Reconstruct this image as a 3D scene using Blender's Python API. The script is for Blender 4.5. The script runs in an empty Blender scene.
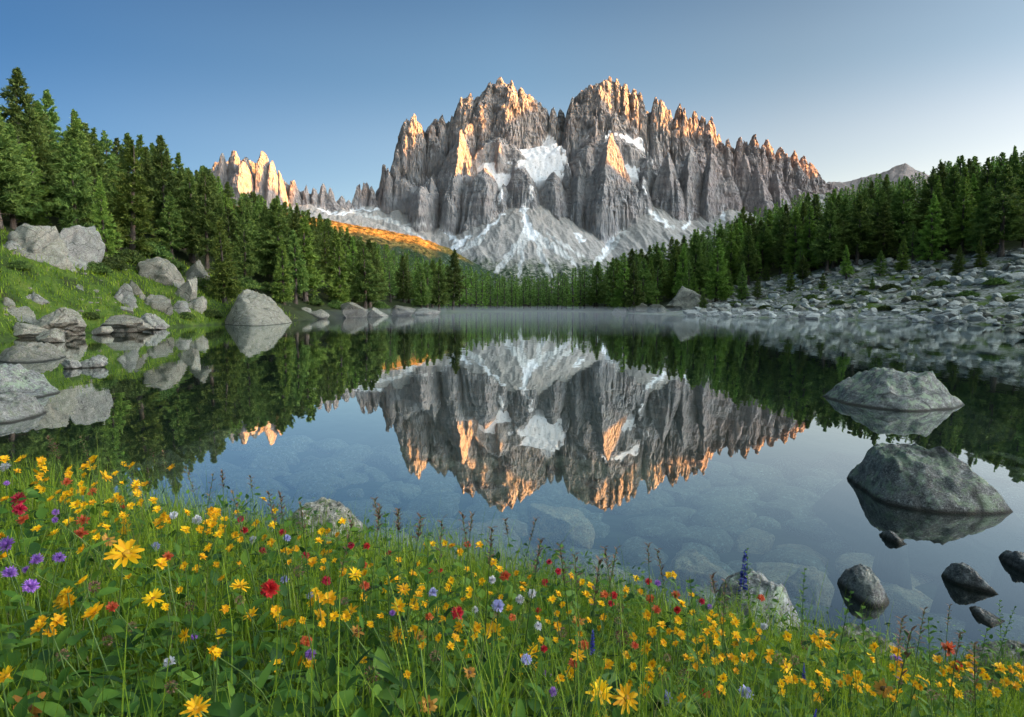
import bpy, bmesh, math, random
import numpy as np
from mathutils import Vector, Matrix, Euler

random.seed(7)
RNG = np.random.default_rng(7)
scene = bpy.context.scene
COL = scene.collection
R = math.radians

# ------------------------------------------------------------------ camera
CAM_Z = 3.0
FPX = 682.67
PITCH = R(4.94)
cam_data = bpy.data.cameras.new('camera')
cam_data.lens = 24.0
cam_data.sensor_width = 36.0
cam_data.clip_start = 0.05
cam_data.clip_end = 40000
cam = bpy.data.objects.new('camera', cam_data)
cam.location = (0, 0, CAM_Z)
cam.rotation_euler = (math.pi / 2 - PITCH, 0, 0)
COL.objects.link(cam)
scene.camera = cam

# ------------------------------------------------------------------ sky and sun
SUN_EL = R(7.0)
SUN_AZ = R(78.0)            # measured from straight behind the camera towards the right
S_H = np.array([math.sin(SUN_AZ), -math.cos(SUN_AZ)])      # horizontal direction towards the sun
world = bpy.data.worlds.new('World')
scene.world = world
world.use_nodes = True
wn = world.node_tree.nodes
wl = world.node_tree.links
bg = wn['Background']
sky = wn.new('ShaderNodeTexSky')
sky.sky_type = 'NISHITA'
sky.sun_disc = False
sky.sun_elevation = SUN_EL
sky.sun_rotation = math.atan2(S_H[0], S_H[1])
sky.altitude = 1900
sky.air_density = 1.0
sky.dust_density = 1.6
sky.ozone_density = 2.6
# sky brighter and warmer sunwards, boosted out of view as added fill; bluer opposite
geo = wn.new('ShaderNodeNewGeometry')
dot = wn.new('ShaderNodeVectorMath'); dot.operation = 'DOT_PRODUCT'
wl.new(geo.outputs['Incoming'], dot.inputs[0]); dot.inputs[1].default_value = (-S_H[0], -S_H[1], 0)
mr = wn.new('ShaderNodeMapRange'); mr.inputs[1].default_value = -1; mr.inputs[2].default_value = 1
wl.new(dot.outputs['Value'], mr.inputs[0])
rp = wn.new('ShaderNodeValToRGB')
SKY_STOPS = [(0.05, (0.115, 0.152, 0.185)), (0.14, (0.12, 0.157, 0.195)), (0.40, (0.43, 0.375, 0.335)), (0.58, (0.58, 0.41, 0.32)), (0.72, (0.72, 0.48, 0.36)), (0.84, (2.6, 2.0, 1.6)), (1.0, (4.9, 4.0, 3.2))]
cr = rp.color_ramp
while len(cr.elements) < len(SKY_STOPS): cr.elements.new(0.5)
for e, (q, c) in zip(cr.elements, SKY_STOPS):
    e.position = q; e.color = (c[0] / 5, c[1] / 5, c[2] / 5, 1)
wl.new(mr.outputs[0], rp.inputs[0])
mul = wn.new('ShaderNodeMix'); mul.data_type = 'RGBA'; mul.blend_type = 'MULTIPLY'; mul.inputs[0].default_value = 1.0
wl.new(sky.outputs[0], mul.inputs[6]); wl.new(rp.outputs[0], mul.inputs[7])
sc4 = wn.new('ShaderNodeVectorMath'); sc4.operation = 'SCALE'; sc4.inputs['Scale'].default_value = 5.0
wl.new(mul.outputs[2], sc4.inputs[0])
# paler towards the horizon; unseen zenith boosted as added fill for the meadow
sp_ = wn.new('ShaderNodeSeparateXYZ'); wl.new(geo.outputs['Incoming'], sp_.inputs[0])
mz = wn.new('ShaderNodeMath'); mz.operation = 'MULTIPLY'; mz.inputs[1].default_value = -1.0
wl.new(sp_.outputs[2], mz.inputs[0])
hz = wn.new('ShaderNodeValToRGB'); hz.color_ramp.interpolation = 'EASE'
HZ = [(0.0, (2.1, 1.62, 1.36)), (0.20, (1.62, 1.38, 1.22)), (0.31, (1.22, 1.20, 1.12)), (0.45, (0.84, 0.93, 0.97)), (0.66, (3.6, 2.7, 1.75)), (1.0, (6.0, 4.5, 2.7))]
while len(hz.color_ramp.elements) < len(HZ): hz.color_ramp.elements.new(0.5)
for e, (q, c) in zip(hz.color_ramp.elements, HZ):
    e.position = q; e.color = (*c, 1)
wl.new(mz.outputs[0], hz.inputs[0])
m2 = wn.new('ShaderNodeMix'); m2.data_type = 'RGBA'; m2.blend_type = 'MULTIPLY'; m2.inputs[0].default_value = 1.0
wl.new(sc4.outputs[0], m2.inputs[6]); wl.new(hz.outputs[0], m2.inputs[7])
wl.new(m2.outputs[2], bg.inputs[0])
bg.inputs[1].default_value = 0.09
sun_data = bpy.data.lights.new('sun', 'SUN')
sun_data.energy = 4.7
sun_data.angle = R(0.3)
sun_data.color = (1.0, 0.36, 0.045)
sun = bpy.data.objects.new('sun', sun_data)
sdir = Vector((S_H[0] * math.cos(SUN_EL), S_H[1] * math.cos(SUN_EL), math.sin(SUN_EL)))
sun.rotation_euler = sdir.to_track_quat('Z', 'Y').to_euler()
sun.location = (200, -200, 300)
COL.objects.link(sun)
vs = scene.view_settings
vs.view_transform = 'Standard'
vs.look = 'None'
vs.gamma = 1.0
vs.use_curve_mapping = False
vs.exposure = 2.95
scene.render.engine = 'CYCLES'
cy = scene.cycles
cy.use_denoising = True
cy.max_bounces = 6
cy.diffuse_bounces = 2
cy.glossy_bounces = 3
cy.transmission_bounces = 4
cy.transparent_max_bounces = 12
cy.volume_bounces = 0
cy.caustics_reflective = False
cy.caustics_refractive = False

# ------------------------------------------------------------------ helpers
def ray(px, py):
    xc = (px - 512.0) / FPX
    yc = -(py - 358.5) / FPX
    f = Vector((0, math.cos(PITCH), -math.sin(PITCH)))
    u = Vector((0, math.sin(PITCH), math.cos(PITCH)))
    return Vector((1, 0, 0)) * xc + u * yc + f

def at_y(px, py, y):
    d = ray(px, py)
    return Vector((0, 0, CAM_Z)) + d * (y / d.y)

def at_z(px, py, z=0.0):
    d = ray(px, py)
    return Vector((0, 0, CAM_Z)) + d * ((z - CAM_Z) / d.z)

def project(x, y, z):
    zz = z - CAM_Z
    dep = y * math.cos(PITCH) - zz * math.sin(PITCH)
    up = y * math.sin(PITCH) + zz * math.cos(PITCH)
    return 512 + FPX * x / dep, 358.5 - FPX * up / dep

def sstep(a, b, x):
    t = np.clip((x - a) / (b - a), 0, 1)
    return t * t * (3 - 2 * t)

def _hash(ix, iy, iz, seed):
    h = (ix.astype(np.int64) * 374761393 + iy.astype(np.int64) * 668265263 + iz.astype(np.int64) * 2147483647 + seed * 974634777) & 0xFFFFFFFF
    h = ((h ^ (h >> 13)) * 1274126177) & 0xFFFFFFFF
    h = ((h ^ (h >> 16)) * 2246822519) & 0xFFFFFFFF
    return h ^ (h >> 15)

def noise2(x, y, seed=0):
    x = np.asarray(x, float); y = np.asarray(y, float)
    ix = np.floor(x); iy = np.floor(y)
    fx = x - ix; fy = y - iy
    u = fx * fx * fx * (fx * (fx * 6 - 15) + 10); v = fy * fy * fy * (fy * (fy * 6 - 15) + 10)
    z0 = np.zeros_like(ix)
    def g(dx, dy):
        a = (_hash(ix + dx, iy + dy, z0, seed) & 1023) * (2 * math.pi / 1024)
        return np.cos(a) * (fx - dx) + np.sin(a) * (fy - dy)
    a = g(0, 0) * (1 - u) + g(1, 0) * u
    b = g(0, 1) * (1 - u) + g(1, 1) * u
    return (a * (1 - v) + b * v) * 1.5

def noise3(p, seed=0):
    p = np.asarray(p, float)
    i = np.floor(p); f = p - i
    w = f * f * f * (f * (f * 6 - 15) + 10)
    out = 0
    for dx in (0, 1):
        for dy in (0, 1):
            for dz in (0, 1):
                h = _hash(i[:, 0] + dx, i[:, 1] + dy, i[:, 2] + dz, seed)
                v = (h & 65535) / 32767.5 - 1
                ww = (w[:, 0] if dx else 1 - w[:, 0]) * (w[:, 1] if dy else 1 - w[:, 1]) * (w[:, 2] if dz else 1 - w[:, 2])
                out = out + v * ww
    return out

def fbm2(x, y, octv=4, seed=0, gain=0.5):
    s = 0; a = 1.0; f = 1.0
    for o in range(octv):
        s = s + a * noise2(x * f, y * f, seed + o * 17)
        a *= gain; f *= 2.03
    return s

def ridged2(x, y, octv=4, seed=0, gain=0.5):
    s = 0; a = 1.0; f = 1.0
    for o in range(octv):
        s = s + a * (1 - 2 * np.abs(noise2(x * f, y * f, seed + o * 17)))
        a *= gain; f *= 2.03
    return s

def mesh_np(name, verts, quads=None, tris=None, smooth=True, mats=None, matidx=None):
    """fast mesh from arrays"""
    me = bpy.data.meshes.new(name)
    verts = np.asarray(verts, np.float32)
    me.vertices.add(len(verts))
    me.vertices.foreach_set('co', verts.ravel())
    q = np.zeros((0, 4), np.int32) if quads is None else np.asarray(quads, np.int32)
    t = np.zeros((0, 3), np.int32) if tris is None else np.asarray(tris, np.int32)
    nl = q.size + t.size
    me.loops.add(nl)
    me.loops.foreach_set('vertex_index', np.concatenate([q.ravel(), t.ravel()]).astype(np.int32))
    npoly = len(q) + len(t)
    me.polygons.add(npoly)
    starts = np.concatenate([np.arange(len(q)) * 4, q.size + np.arange(len(t)) * 3]).astype(np.int32)
    me.polygons.foreach_set('loop_start', starts)
    me.polygons.foreach_set('use_smooth', np.full(npoly, smooth, bool))
    for m in (mats or []):
        me.materials.append(m)
    if matidx is not None:
        me.polygons.foreach_set('material_index', np.asarray(matidx, np.int32))
    me.update(calc_edges=True)
    return me

def attr(me, name, vals):
    a = me.attributes.new(name, 'FLOAT', 'POINT')
    a.data.foreach_set('value', np.asarray(vals, np.float32).ravel())

def link(name, data, parent=None, loc=None, label=None, cat=None, group=None, kind=None):
    o = bpy.data.objects.new(name, data)
    COL.objects.link(o)
    if parent is not None:
        o.parent = parent
    if loc is not None:
        o.location = loc
    if label: o['label'] = label
    if cat: o['category'] = cat
    if group: o['group'] = group
    if kind: o['kind'] = kind
    return o

def grid_quads(nr, nc):
    i = np.arange(nr - 1)[:, None] * nc + np.arange(nc - 1)[None, :]
    return np.stack([i, i + 1, i + nc + 1, i + nc], -1).reshape(-1, 4)

# ---- node materials
class NM:
    def __init__(self, name):
        self.m = bpy.data.materials.new(name)
        self.m.use_nodes = True
        self.t = self.m.node_tree
        self.n = self.t.nodes
        self.l = self.t.links
        self.b = self.n['Principled BSDF']
        self.out = self.n['Material Output']
    def add(self, typ, **kw):
        nd = self.n.new(typ)
        for k, v in kw.items():
            setattr(nd, k, v)
        return nd
    def put(self, sock, v):
        if isinstance(v, bpy.types.NodeSocket):
            self.l.new(v, sock)
        elif v is not None:
            if sock.type == 'RGBA' and len(v) == 3:
                v = (*v, 1)
            sock.default_value = v
    def coord(self, which='Object'):
        return self.add('ShaderNodeTexCoord').outputs[which]
    def mapping(self, vec, scale=(1, 1, 1)):
        n = self.add('ShaderNodeMapping')
        self.l.new(vec, n.inputs[0]); n.inputs['Scale'].default_value = scale
        return n.outputs[0]
    def noise(self, vec, scale, detail=4, rough=0.55, dist=0.0):
        n = self.add('ShaderNodeTexNoise')
        self.put(n.inputs['Vector'], vec)
        n.inputs['Scale'].default_value = scale; n.inputs['Detail'].default_value = detail
        n.inputs['Roughness'].default_value = rough; n.inputs['Distortion'].default_value = dist
        return n.outputs[0]
    def vor(self, vec, scale, feature='F1', out=0):
        n = self.add('ShaderNodeTexVoronoi', feature=feature)
        self.put(n.inputs['Vector'], vec); n.inputs['Scale'].default_value = scale
        return n.outputs[out]
    def ramp(self, fac, stops, interp='LINEAR'):
        n = self.add('ShaderNodeValToRGB')
        cr = n.color_ramp; cr.interpolation = interp
        while len(cr.elements) < len(stops): cr.elements.new(0.5)
        for e, (p, c) in zip(cr.elements, stops):
            e.position = p; e.color = (*c, 1) if len(c) == 3 else c
        self.put(n.inputs[0], fac)
        return n.outputs[0]
    def maprange(self, v, a, b, c=0.0, d=1.0):
        n = self.add('ShaderNodeMapRange'); n.clamp = True
        self.put(n.inputs[0], v)
        for i, x in enumerate((a, b, c, d)): n.inputs[1 + i].default_value = x
        return n.outputs[0]
    def math(self, op, a, b=None):
        n = self.add('ShaderNodeMath', operation=op)
        self.put(n.inputs[0], a)
        if b is not None: self.put(n.inputs[1], b)
        return n.outputs[0]
    def mix(self, fac, a, b, mode='MIX'):
        n = self.add('ShaderNodeMix', data_type='RGBA', blend_type=mode)
        self.put(n.inputs[0], fac); self.put(n.inputs[6], a); self.put(n.inputs[7], b)
        return n.outputs[2]
    def at(self, name):
        return self.add('ShaderNodeAttribute', attribute_name=name).outputs['Fac']
    def bump(self, h, strength=0.5, dist=0.1, normal=None):
        n = self.add('ShaderNodeBump')
        n.inputs['Strength'].default_value = strength; n.inputs['Distance'].default_value = dist
        self.put(n.inputs['Height'], h)
        if normal is not None: self.put(n.inputs['Normal'], normal)
        return n.outputs[0]
    def fin(self, col=None, rough=0.9, spec=0.2, normal=None):
        if col is not None: self.put(self.b.inputs['Base Color'], col)
        self.put(self.b.inputs['Roughness'], rough)
        self.put(self.b.inputs['Specular IOR Level'], spec)
        if normal is not None: self.put(self.b.inputs['Normal'], normal)
        return self.m
    def leafy(self, col, trans=0.35, rough=0.6):
        """diffuse plus translucent, for thin leaves and petals"""
        self.put(self.b.inputs['Base Color'], col); self.b.inputs['Roughness'].default_value = rough
        self.b.inputs['Specular IOR Level'].default_value = 0.25
        tr = self.add('ShaderNodeBsdfTranslucent'); self.put(tr.inputs[0], col)
        mx = self.add('ShaderNodeMixShader'); mx.inputs[0].default_value = trans
        self.l.new(self.b.outputs[0], mx.inputs[1]); self.l.new(tr.outputs[0], mx.inputs[2])
        self.l.new(mx.outputs[0], self.out.inputs[0])
        return self.m
# ------------------------------------------------------------------ terrain shape
LAKE = np.array([(-0.5, 6.2), (-4, 6.9), (-8, 8.6), (-12, 11.5), (-15, 17), (-20, 25), (-27, 34), (-35, 43), (-38, 50), (-38.5, 57), (-37.5, 66),
                 (-36, 79), (-33, 89), (-29, 108), (-23, 124), (-16, 139), (-9, 152), (3, 162), (16, 160), (24, 146), (28, 135), (38, 114),
                 (50, 98), (57, 78), (62, 55), (56, 35), (38, 18), (18, 8.6), (9, 5.6), (5, 5.0), (2.5, 5.4)], float)

def _dense(poly, n=6):
    out = []
    m = len(poly)
    for i in range(m):
        p0, p1, p2, p3 = poly[i - 1], poly[i], poly[(i + 1) % m], poly[(i + 2) % m]
        for k in range(n):
            t = k / n
            out.append(0.5 * ((2 * p1) + (-p0 + p2) * t + (2 * p0 - 5 * p1 + 4 * p2 - p3) * t * t + (-p0 + 3 * p1 - 3 * p2 + p3) * t ** 3))
    return np.array(out)
LAKE_D = _dense(LAKE, 4)

def lake_dist(x, y):
    """signed distance to the shore, positive on land"""
    x = np.asarray(x, float); y = np.asarray(y, float)
    shp = x.shape
    X = x.ravel(); Y = y.ravel()
    best = np.full(X.shape, 1e18); inside = np.zeros(X.shape, bool)
    m = len(LAKE_D)
    for i in range(m):
        ax, ay = LAKE_D[i]; bx, by = LAKE_D[(i + 1) % m]
        dx, dy = bx - ax, by - ay
        t = np.clip(((X - ax) * dx + (Y - ay) * dy) / (dx * dx + dy * dy), 0, 1)
        best = np.minimum(best, (X - ax - t * dx) ** 2 + (Y - ay - t * dy) ** 2)
        c = (ay > Y) != (by > Y)
        with np.errstate(divide='ignore', invalid='ignore'):
            inside ^= c & (X < (bx - ax) * (Y - ay) / (by - ay + 1e-12) + ax)
    d = np.sqrt(best)
    return np.where(inside, -d, d).reshape(shp)

def meadow_plane(x, y):
    return np.clip(2.2 - 0.26 * y - np.where(x > 0.6, 0.25 * (x - 0.6) + 0.102, 0.17 * x), 0.42, 3.2)

def terrain(x, y):
    x = np.asarray(x, float); y = np.asarray(y, float)
    d = lake_dist(x, y)
    dn = d + 0.35 * noise2(x * 0.9, y * 0.9, 3) * sstep(0, 3, np.abs(d)) 
    near = sstep(26, 12, y)
    # near bank
    g = meadow_plane(x, y) + 0.05 * noise2(x * 1.3, y * 1.3, 5)
    ramp = 1.15 * np.maximum(d, 0)
    k = 0.35
    hh = np.clip(0.5 + 0.5 * (ramp - g) / k, 0, 1)
    bank = g * hh + ramp * (1 - hh) - k * hh * (1 - hh)
    # valley sides
    dl = np.maximum(dn, 0)
    left = np.where(dl < 15, 0.68 * dl, 10.2 + 0.45 * (dl - 15))
    left = np.where(dl > 45, 10.2 + 13.5 + 0.3 * (dl - 45), left)
    right = 0.20 * dl + 0.0026 * np.minimum(dl, 80) ** 2
    side = np.where(x < -4, left, np.where(x > 14, right, left * (14 - x) / 18 + right * (x + 4) / 18))
    sat = np.where(x > 10, 75.0, 46.0)
    side = sat * (1 - np.exp(-side / sat))
    ang = np.abs(x - 4) * 125 / np.maximum(y, 125)
    w = sstep(6, 62, ang) * 0.97 + 0.03
    w = np.where(y < 125, np.maximum(w, sstep(140, 90, y)), w)
    side = side * w
    side = side + (0.5 * fbm2(x * 0.12, y * 0.12, 4, 9) + 1.2 * noise2(x * 0.03, y * 0.03, 4)) * sstep(1.0, 12, dl) * (0.15 + 0.85 * w)
    side = side * (1 - 0.75 * sstep(260, 520, y)) + 14 * sstep(700, 1700, y)
    land = np.where(y < 26, bank * near + side * (1 - near), side)
    land = np.where(y < 12, bank, land)
    # rising behind and beside the camera
    land = land + 0.12 * np.maximum(-y - 3, 0) * (y < 0)
    dd = np.maximum(-d, 0)
    deep = 0.22 * np.minimum(dd, 3) + 0.13 * np.maximum(np.minimum(dd, 14) - 3, 0) + 0.12 * np.maximum(dd - 14, 0)
    deep = np.minimum(deep, 6.5)
    bed = -deep - 0.06 + 0.07 * noise2(x * 0.8, y * 0.8, 21) * sstep(0.3, 2, dd)
    return np.where(d > 0, land, bed)

def tz(x, y):
    return float(terrain(np.array([x]), np.array([y]))[0])

def on_ground(px, py, h=0.0, tmin=0.6, tmax=420):
    """first hit of the picture ray with the terrain raised by h"""
    d = ray(px, py)
    t = np.geomspace(tmin, tmax, 1400)
    x = d.x * t; y = d.y * t; z = CAM_Z + d.z * t
    g = np.maximum(terrain(x, y), 0.0) + h
    hit = np.nonzero(z <= g)[0]
    if len(hit) == 0: return None
    i = hit[0]
    return Vector((x[i], y[i], z[i]))

# ------------------------------------------------------------------ ground sheet
def build_ground():
    a1 = np.linspace(-46, 46, 520)
    a = np.concatenate([np.linspace(-180, -47, 50), a1, np.linspace(47, 180, 50)])
    r = np.concatenate([[0.02], np.geomspace(0.35, 9, 150), np.geomspace(9.1, 260, 300), np.geomspace(268, 9000, 60)])
    A, Rr = np.meshgrid(np.radians(a), r)
    X = np.sin(A) * Rr; Y = np.cos(A) * Rr
    Z = terrain(X, Y)
    far = sstep(1800, 2600, Rr)
    Z = Z * (1 - far) + (-6) * far
    v = np.stack([X, Y, Z], -1).reshape(-1, 3)
    me = mesh_np('ground', v, grid_quads(len(r), len(a)))
    D = lake_dist(X, Y)
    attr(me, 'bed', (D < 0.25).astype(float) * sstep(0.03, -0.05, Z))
    nz = fbm2(X * 0.11, Y * 0.11, 4, 31)
    # open grassy bank at left, stony right shore, dark forest floor elsewhere
    leftbank = (X < 0) * sstep(17, 11, D + 3 * nz) * sstep(98, 80, Y)
    centre = sstep(14, 6, D + 2 * nz) * sstep(110, 130, Y) * sstep(-30, -10, X) * sstep(60, 30, X)
    nearb = sstep(24, 16, Y)
    grass = np.clip(leftbank + nearb + centre * 0.9, 0, 1)
    PXg = 512 + FPX * X / np.maximum(Y, 0.1)
    _, PYg = project(X, np.maximum(Y, 0.1), Z)
    stony = (X > 14) * (Y > 14) * sstep(-4, 4, PYg - np.interp(PXg, [600, 640, 680, 720, 740, 800, 870, 950, 1024, 1100], [320, 312, 300, 298, 282, 273, 261, 258, 247, 235])) * (Y < 200)
    attr(me, 'grass', grass)
    attr(me, 'stony', stony)
    N = NM('ground_material')
    p = N.coord()
    n1 = N.noise(p, 0.35, 6, 0.6); n2 = N.noise(p, 3.0, 5, 0.6); n3 = N.noise(p, 14.0, 4, 0.6)
    forest = N.ramp(n1, [(0.3, (0.018, 0.022, 0.010)), (0.55, (0.035, 0.045, 0.016)), (0.75, (0.06, 0.05, 0.03))])
    gr = N.ramp(N.mix(0.35, n1, n2), [(0.34, (0.040, 0.038, 0.016)), (0.43, (0.034, 0.055, 0.014)), (0.52, (0.062, 0.105, 0.016)), (0.66, (0.12, 0.15, 0.03))])
    ston = N.ramp(N.vor(p, 2.3), [(0.0, (0.36, 0.35, 0.32)), (0.5, (0.25, 0.245, 0.22)), (0.8, (0.08, 0.085, 0.05))])
    ston = N.mix(N.maprange(n1, 0.45, 0.6), ston, gr)
    c = N.mix(N.at('grass'), forest, gr)
    c = N.mix(N.at('stony'), c, ston)
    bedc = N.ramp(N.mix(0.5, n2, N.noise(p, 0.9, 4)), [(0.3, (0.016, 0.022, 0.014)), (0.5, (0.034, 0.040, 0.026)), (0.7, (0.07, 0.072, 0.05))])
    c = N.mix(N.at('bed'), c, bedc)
    nrm = N.bump(N.mix(0.4, n3, n2), 0.6, 0.12)
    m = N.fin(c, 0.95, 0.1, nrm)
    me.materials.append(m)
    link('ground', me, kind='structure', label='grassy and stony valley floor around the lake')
build_ground()

# ------------------------------------------------------------------ water
def build_water():
    pts = []
    m = len(LAKE_D)
    c = LAKE_D.mean(0)
    nrm = []
    for i in range(m):
        t = LAKE_D[(i + 1) % m] - LAKE_D[i - 1]
        nrm.append(np.array([t[1], -t[0]]) / np.linalg.norm(t))
    area = 0.5 * sum(LAKE_D[i - 1][0] * LAKE_D[i][1] - LAKE_D[i][0] * LAKE_D[i - 1][1] for i in range(m))
    sgn = 1 if area > 0 else -1
    bm = bmesh.new()
    vs_ = [bm.verts.new((*(LAKE_D[i] + sgn * 0.35 * nrm[i]), 0.0)) for i in range(m)]
    f = bm.faces.new(vs_)
    if f.normal.z < 0: f.normal_flip()
    bmesh.ops.triangulate(bm, faces=bm.faces[:])
    bm.normal_update()
    for f in bm.faces:
        if f.normal.z < 0: f.normal_flip()
    me = bpy.data.meshes.new('lake'); bm.to_mesh(me); bm.free()
    N = NM('lake_water')
    p = N.coord()
    far = N.maprange(N.add('ShaderNodeSeparateXYZ').outputs[1], 0, 1)
    sep = N.add('ShaderNodeSeparateXYZ'); N.l.new(p, sep.inputs[0])
    w1 = N.noise(N.mapping(p, (0.9, 0.35, 1)), 1.6, 2, 0.5)
    w2 = N.noise(N.mapping(p, (1.0, 0.5, 1)), 0.25, 2, 0.5)
    amp = N.maprange(sep.outputs[1], 6, 110, 0.0035, 0.016)
    nb = N.add('ShaderNodeBump'); nb.inputs['Strength'].default_value = 1.0
    N.l.new(amp, nb.inputs['Distance'])
    N.l.new(N.mix(0.5, w1, w2), nb.inputs['Height'])
    gl = N.add('ShaderNodeBsdfGlossy'); gl.inputs['Color'].default_value = (0.93, 0.97, 0.96, 1)
    gl.inputs['Roughness'].default_value = 0.0
    N.l.new(N.maprange(sep.outputs[1], 20, 140, 0.0, 0.09), gl.inputs['Roughness'])
    N.l.new(nb.outputs[0], gl.inputs['Normal'])
    tr = N.add('ShaderNodeBsdfTransparent'); tr.inputs[0].default_value = (0.68, 0.82, 0.78, 1)
    lw = N.add('ShaderNodeLayerWeight'); lw.inputs[0].default_value = 0.5
    N.l.new(nb.outputs[0], lw.inputs['Normal'])
    refl = N.math('ADD', N.math('MULTIPLY', N.math('POWER', lw.outputs['Facing'], 2.4), 0.97), 0.03)
    mx = N.add('ShaderNodeMixShader')
    N.l.new(refl, mx.inputs[0]); N.l.new(tr.outputs[0], mx.inputs[1]); N.l.new(gl.outputs[0], mx.inputs[2])
    N.l.new(mx.outputs[0], N.out.inputs[0])
    me.materials.append(N.m)
    link('lake', me, kind='structure', label='calm mirror-like mountain lake')
build_water()
# ------------------------------------------------------------------ the rocky massif
# each tower: px, py of its top, distance, half widths left/right (px) at its foot, drop to its foot (px), profile power, diamond exponent
TW = []
def tw(px, py, D, wl, wr, H, p=1.0, q=1.15, rot=0, wf=None, wb=None):
    if D < 2480 and px > 400: wl, wr, H, D = wl * 1.42, wr * 1.42, H * 1.15, D - 28
    TW.append((px, py, D, wl, wr, H, p, q, rot, wf, wb))
# small left peak and its ridge
for a in [(229, 157, 2300, 9, 12, 60, -2.4), (240, 155, 2290, 11, 11, 66, -2.6), (252, 158, 2300, 11, 9, 60, -2.2), (247, 165, 2260, 26, 20, 60, -1.6),
          (267, 155, 2290, 14, 20, 75, -1.7), (262, 161, 2270, 12, 14, 66, -1.5), (276, 163, 2280, 14, 16, 66, -1.6), (284, 172, 2290, 12, 14, 56, -1.4), (298, 179, 2330, 10, 14, 40, -1.1),
          (309, 186, 2340, 9, 13, 35, -1.0), (318, 190, 2345, 8, 9, 30, 1.1), (327, 185, 2350, 9, 9, 36, -1.5), (335, 188, 2350, 7, 9, 34, -1.5),
          (344, 198, 2360, 7, 8, 25, 1.1), (350, 202, 2365, 7, 9, 20, 1.0)]:
    tw(*a)
# left towers of the massif
for a in [(361, 184, 2500, 7, 8, 45, 1.2), (368, 180, 2500, 7, 8, 50, 1.2), (374, 187, 2490, 6, 8, 40, 1.1), (386, 162, 2490, 9, 10, 70, 1.25),
          (391, 170, 2480, 8, 10, 60, 1.1), (417, 114, 2560, 30, 18, 115, -1.15), (409, 121, 2565, 20, 14, 85, -1.3), (400, 150, 2530, 20, 16, 75, -1.1),
          (434, 120, 2575, 15, 14, 95, -1.25), (443, 112, 2580, 15, 15, 100, -1.2), (440, 140, 2545, 14, 16, 80, 1.0), (453, 120, 2585, 12, 12, 70, 1.0),
          (464, 104, 2590, 12, 10, 50, 1.05), (471, 98, 2590, 10, 11, 50, 1.1), (500, 83, 2585, 46, 50, 78, -0.95, 1.15, 0, 22), (490, 88, 2590, 20, 14, 40, -1.1),
          (511, 87, 2580, 16, 18, 45, -1.2), (521, 95, 2590, 10, 12, 34, 1.2), (529, 101, 2600, 9, 12, 30, 1.2),
          (537, 108, 2610, 9, 9, 30, 1.2), (543, 114, 2615, 8, 8, 28, 1.1), (552, 103, 2590, 8, 8, 52, -1.25), (560, 114, 2640, 8, 9, 40, 1.0),
          (570, 100, 2580, 14, 13, 70, -1.15), (578, 90, 2590, 14, 13, 70, -1.2), (588, 85, 2570, 34, 24, 90, -1.0, 1.15, 0, 22), (597, 91, 2560, 12, 12, 60, 1.0),
          (605, 83, 2610, 11, 12, 70, -1.8), (613, 85, 2605, 10, 11, 70, -1.8), (621, 88, 2600, 10, 11, 70, -1.8), (630, 93, 2600, 10, 11, 65, -1.7),
          (636, 99, 2600, 8, 10, 60, 1.3), (643, 114, 2660, 10, 10, 45, 1.0), (651, 100, 2590, 10, 13, 58, -1.4), (657, 106, 2590, 8, 10, 45, 1.2),
          (664, 114, 2650, 8, 9, 40, 1.0), (674, 108, 2590, 9, 10, 56, -1.9), (680, 112, 2580, 8, 11, 56, -1.5), (690, 115, 2595, 8, 10, 50, -1.7),
          (697, 119, 2595, 8, 10, 46, -1.5), (705, 120, 2590, 8, 12, 48, -1.5), (712, 138, 2640, 9, 10, 40, 1.0), (723, 140, 2590, 10, 11, 55, -1.4),
          (733, 136, 2595, 7, 8, 55, -1.7), (739, 141, 2595, 7, 9, 50, -1.5), (747, 136, 2575, 14, 16, 65, -1.15), (756, 148, 2575, 10, 12, 50, 1.0),
          (763, 141, 2600, 11, 12, 55, -1.4), (773, 150, 2590, 10, 12, 50, -1.4), (780, 160, 2580, 9, 11, 40, 1.0), (788, 152, 2620, 12, 18, 50, -1.2),
          (797, 159, 2630, 9, 12, 35, 1.1), (804, 166, 2630, 9, 12, 30, 1.0), (812, 177, 2660, 10, 14, 25, 0.9)]:
    tw(*a)
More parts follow.
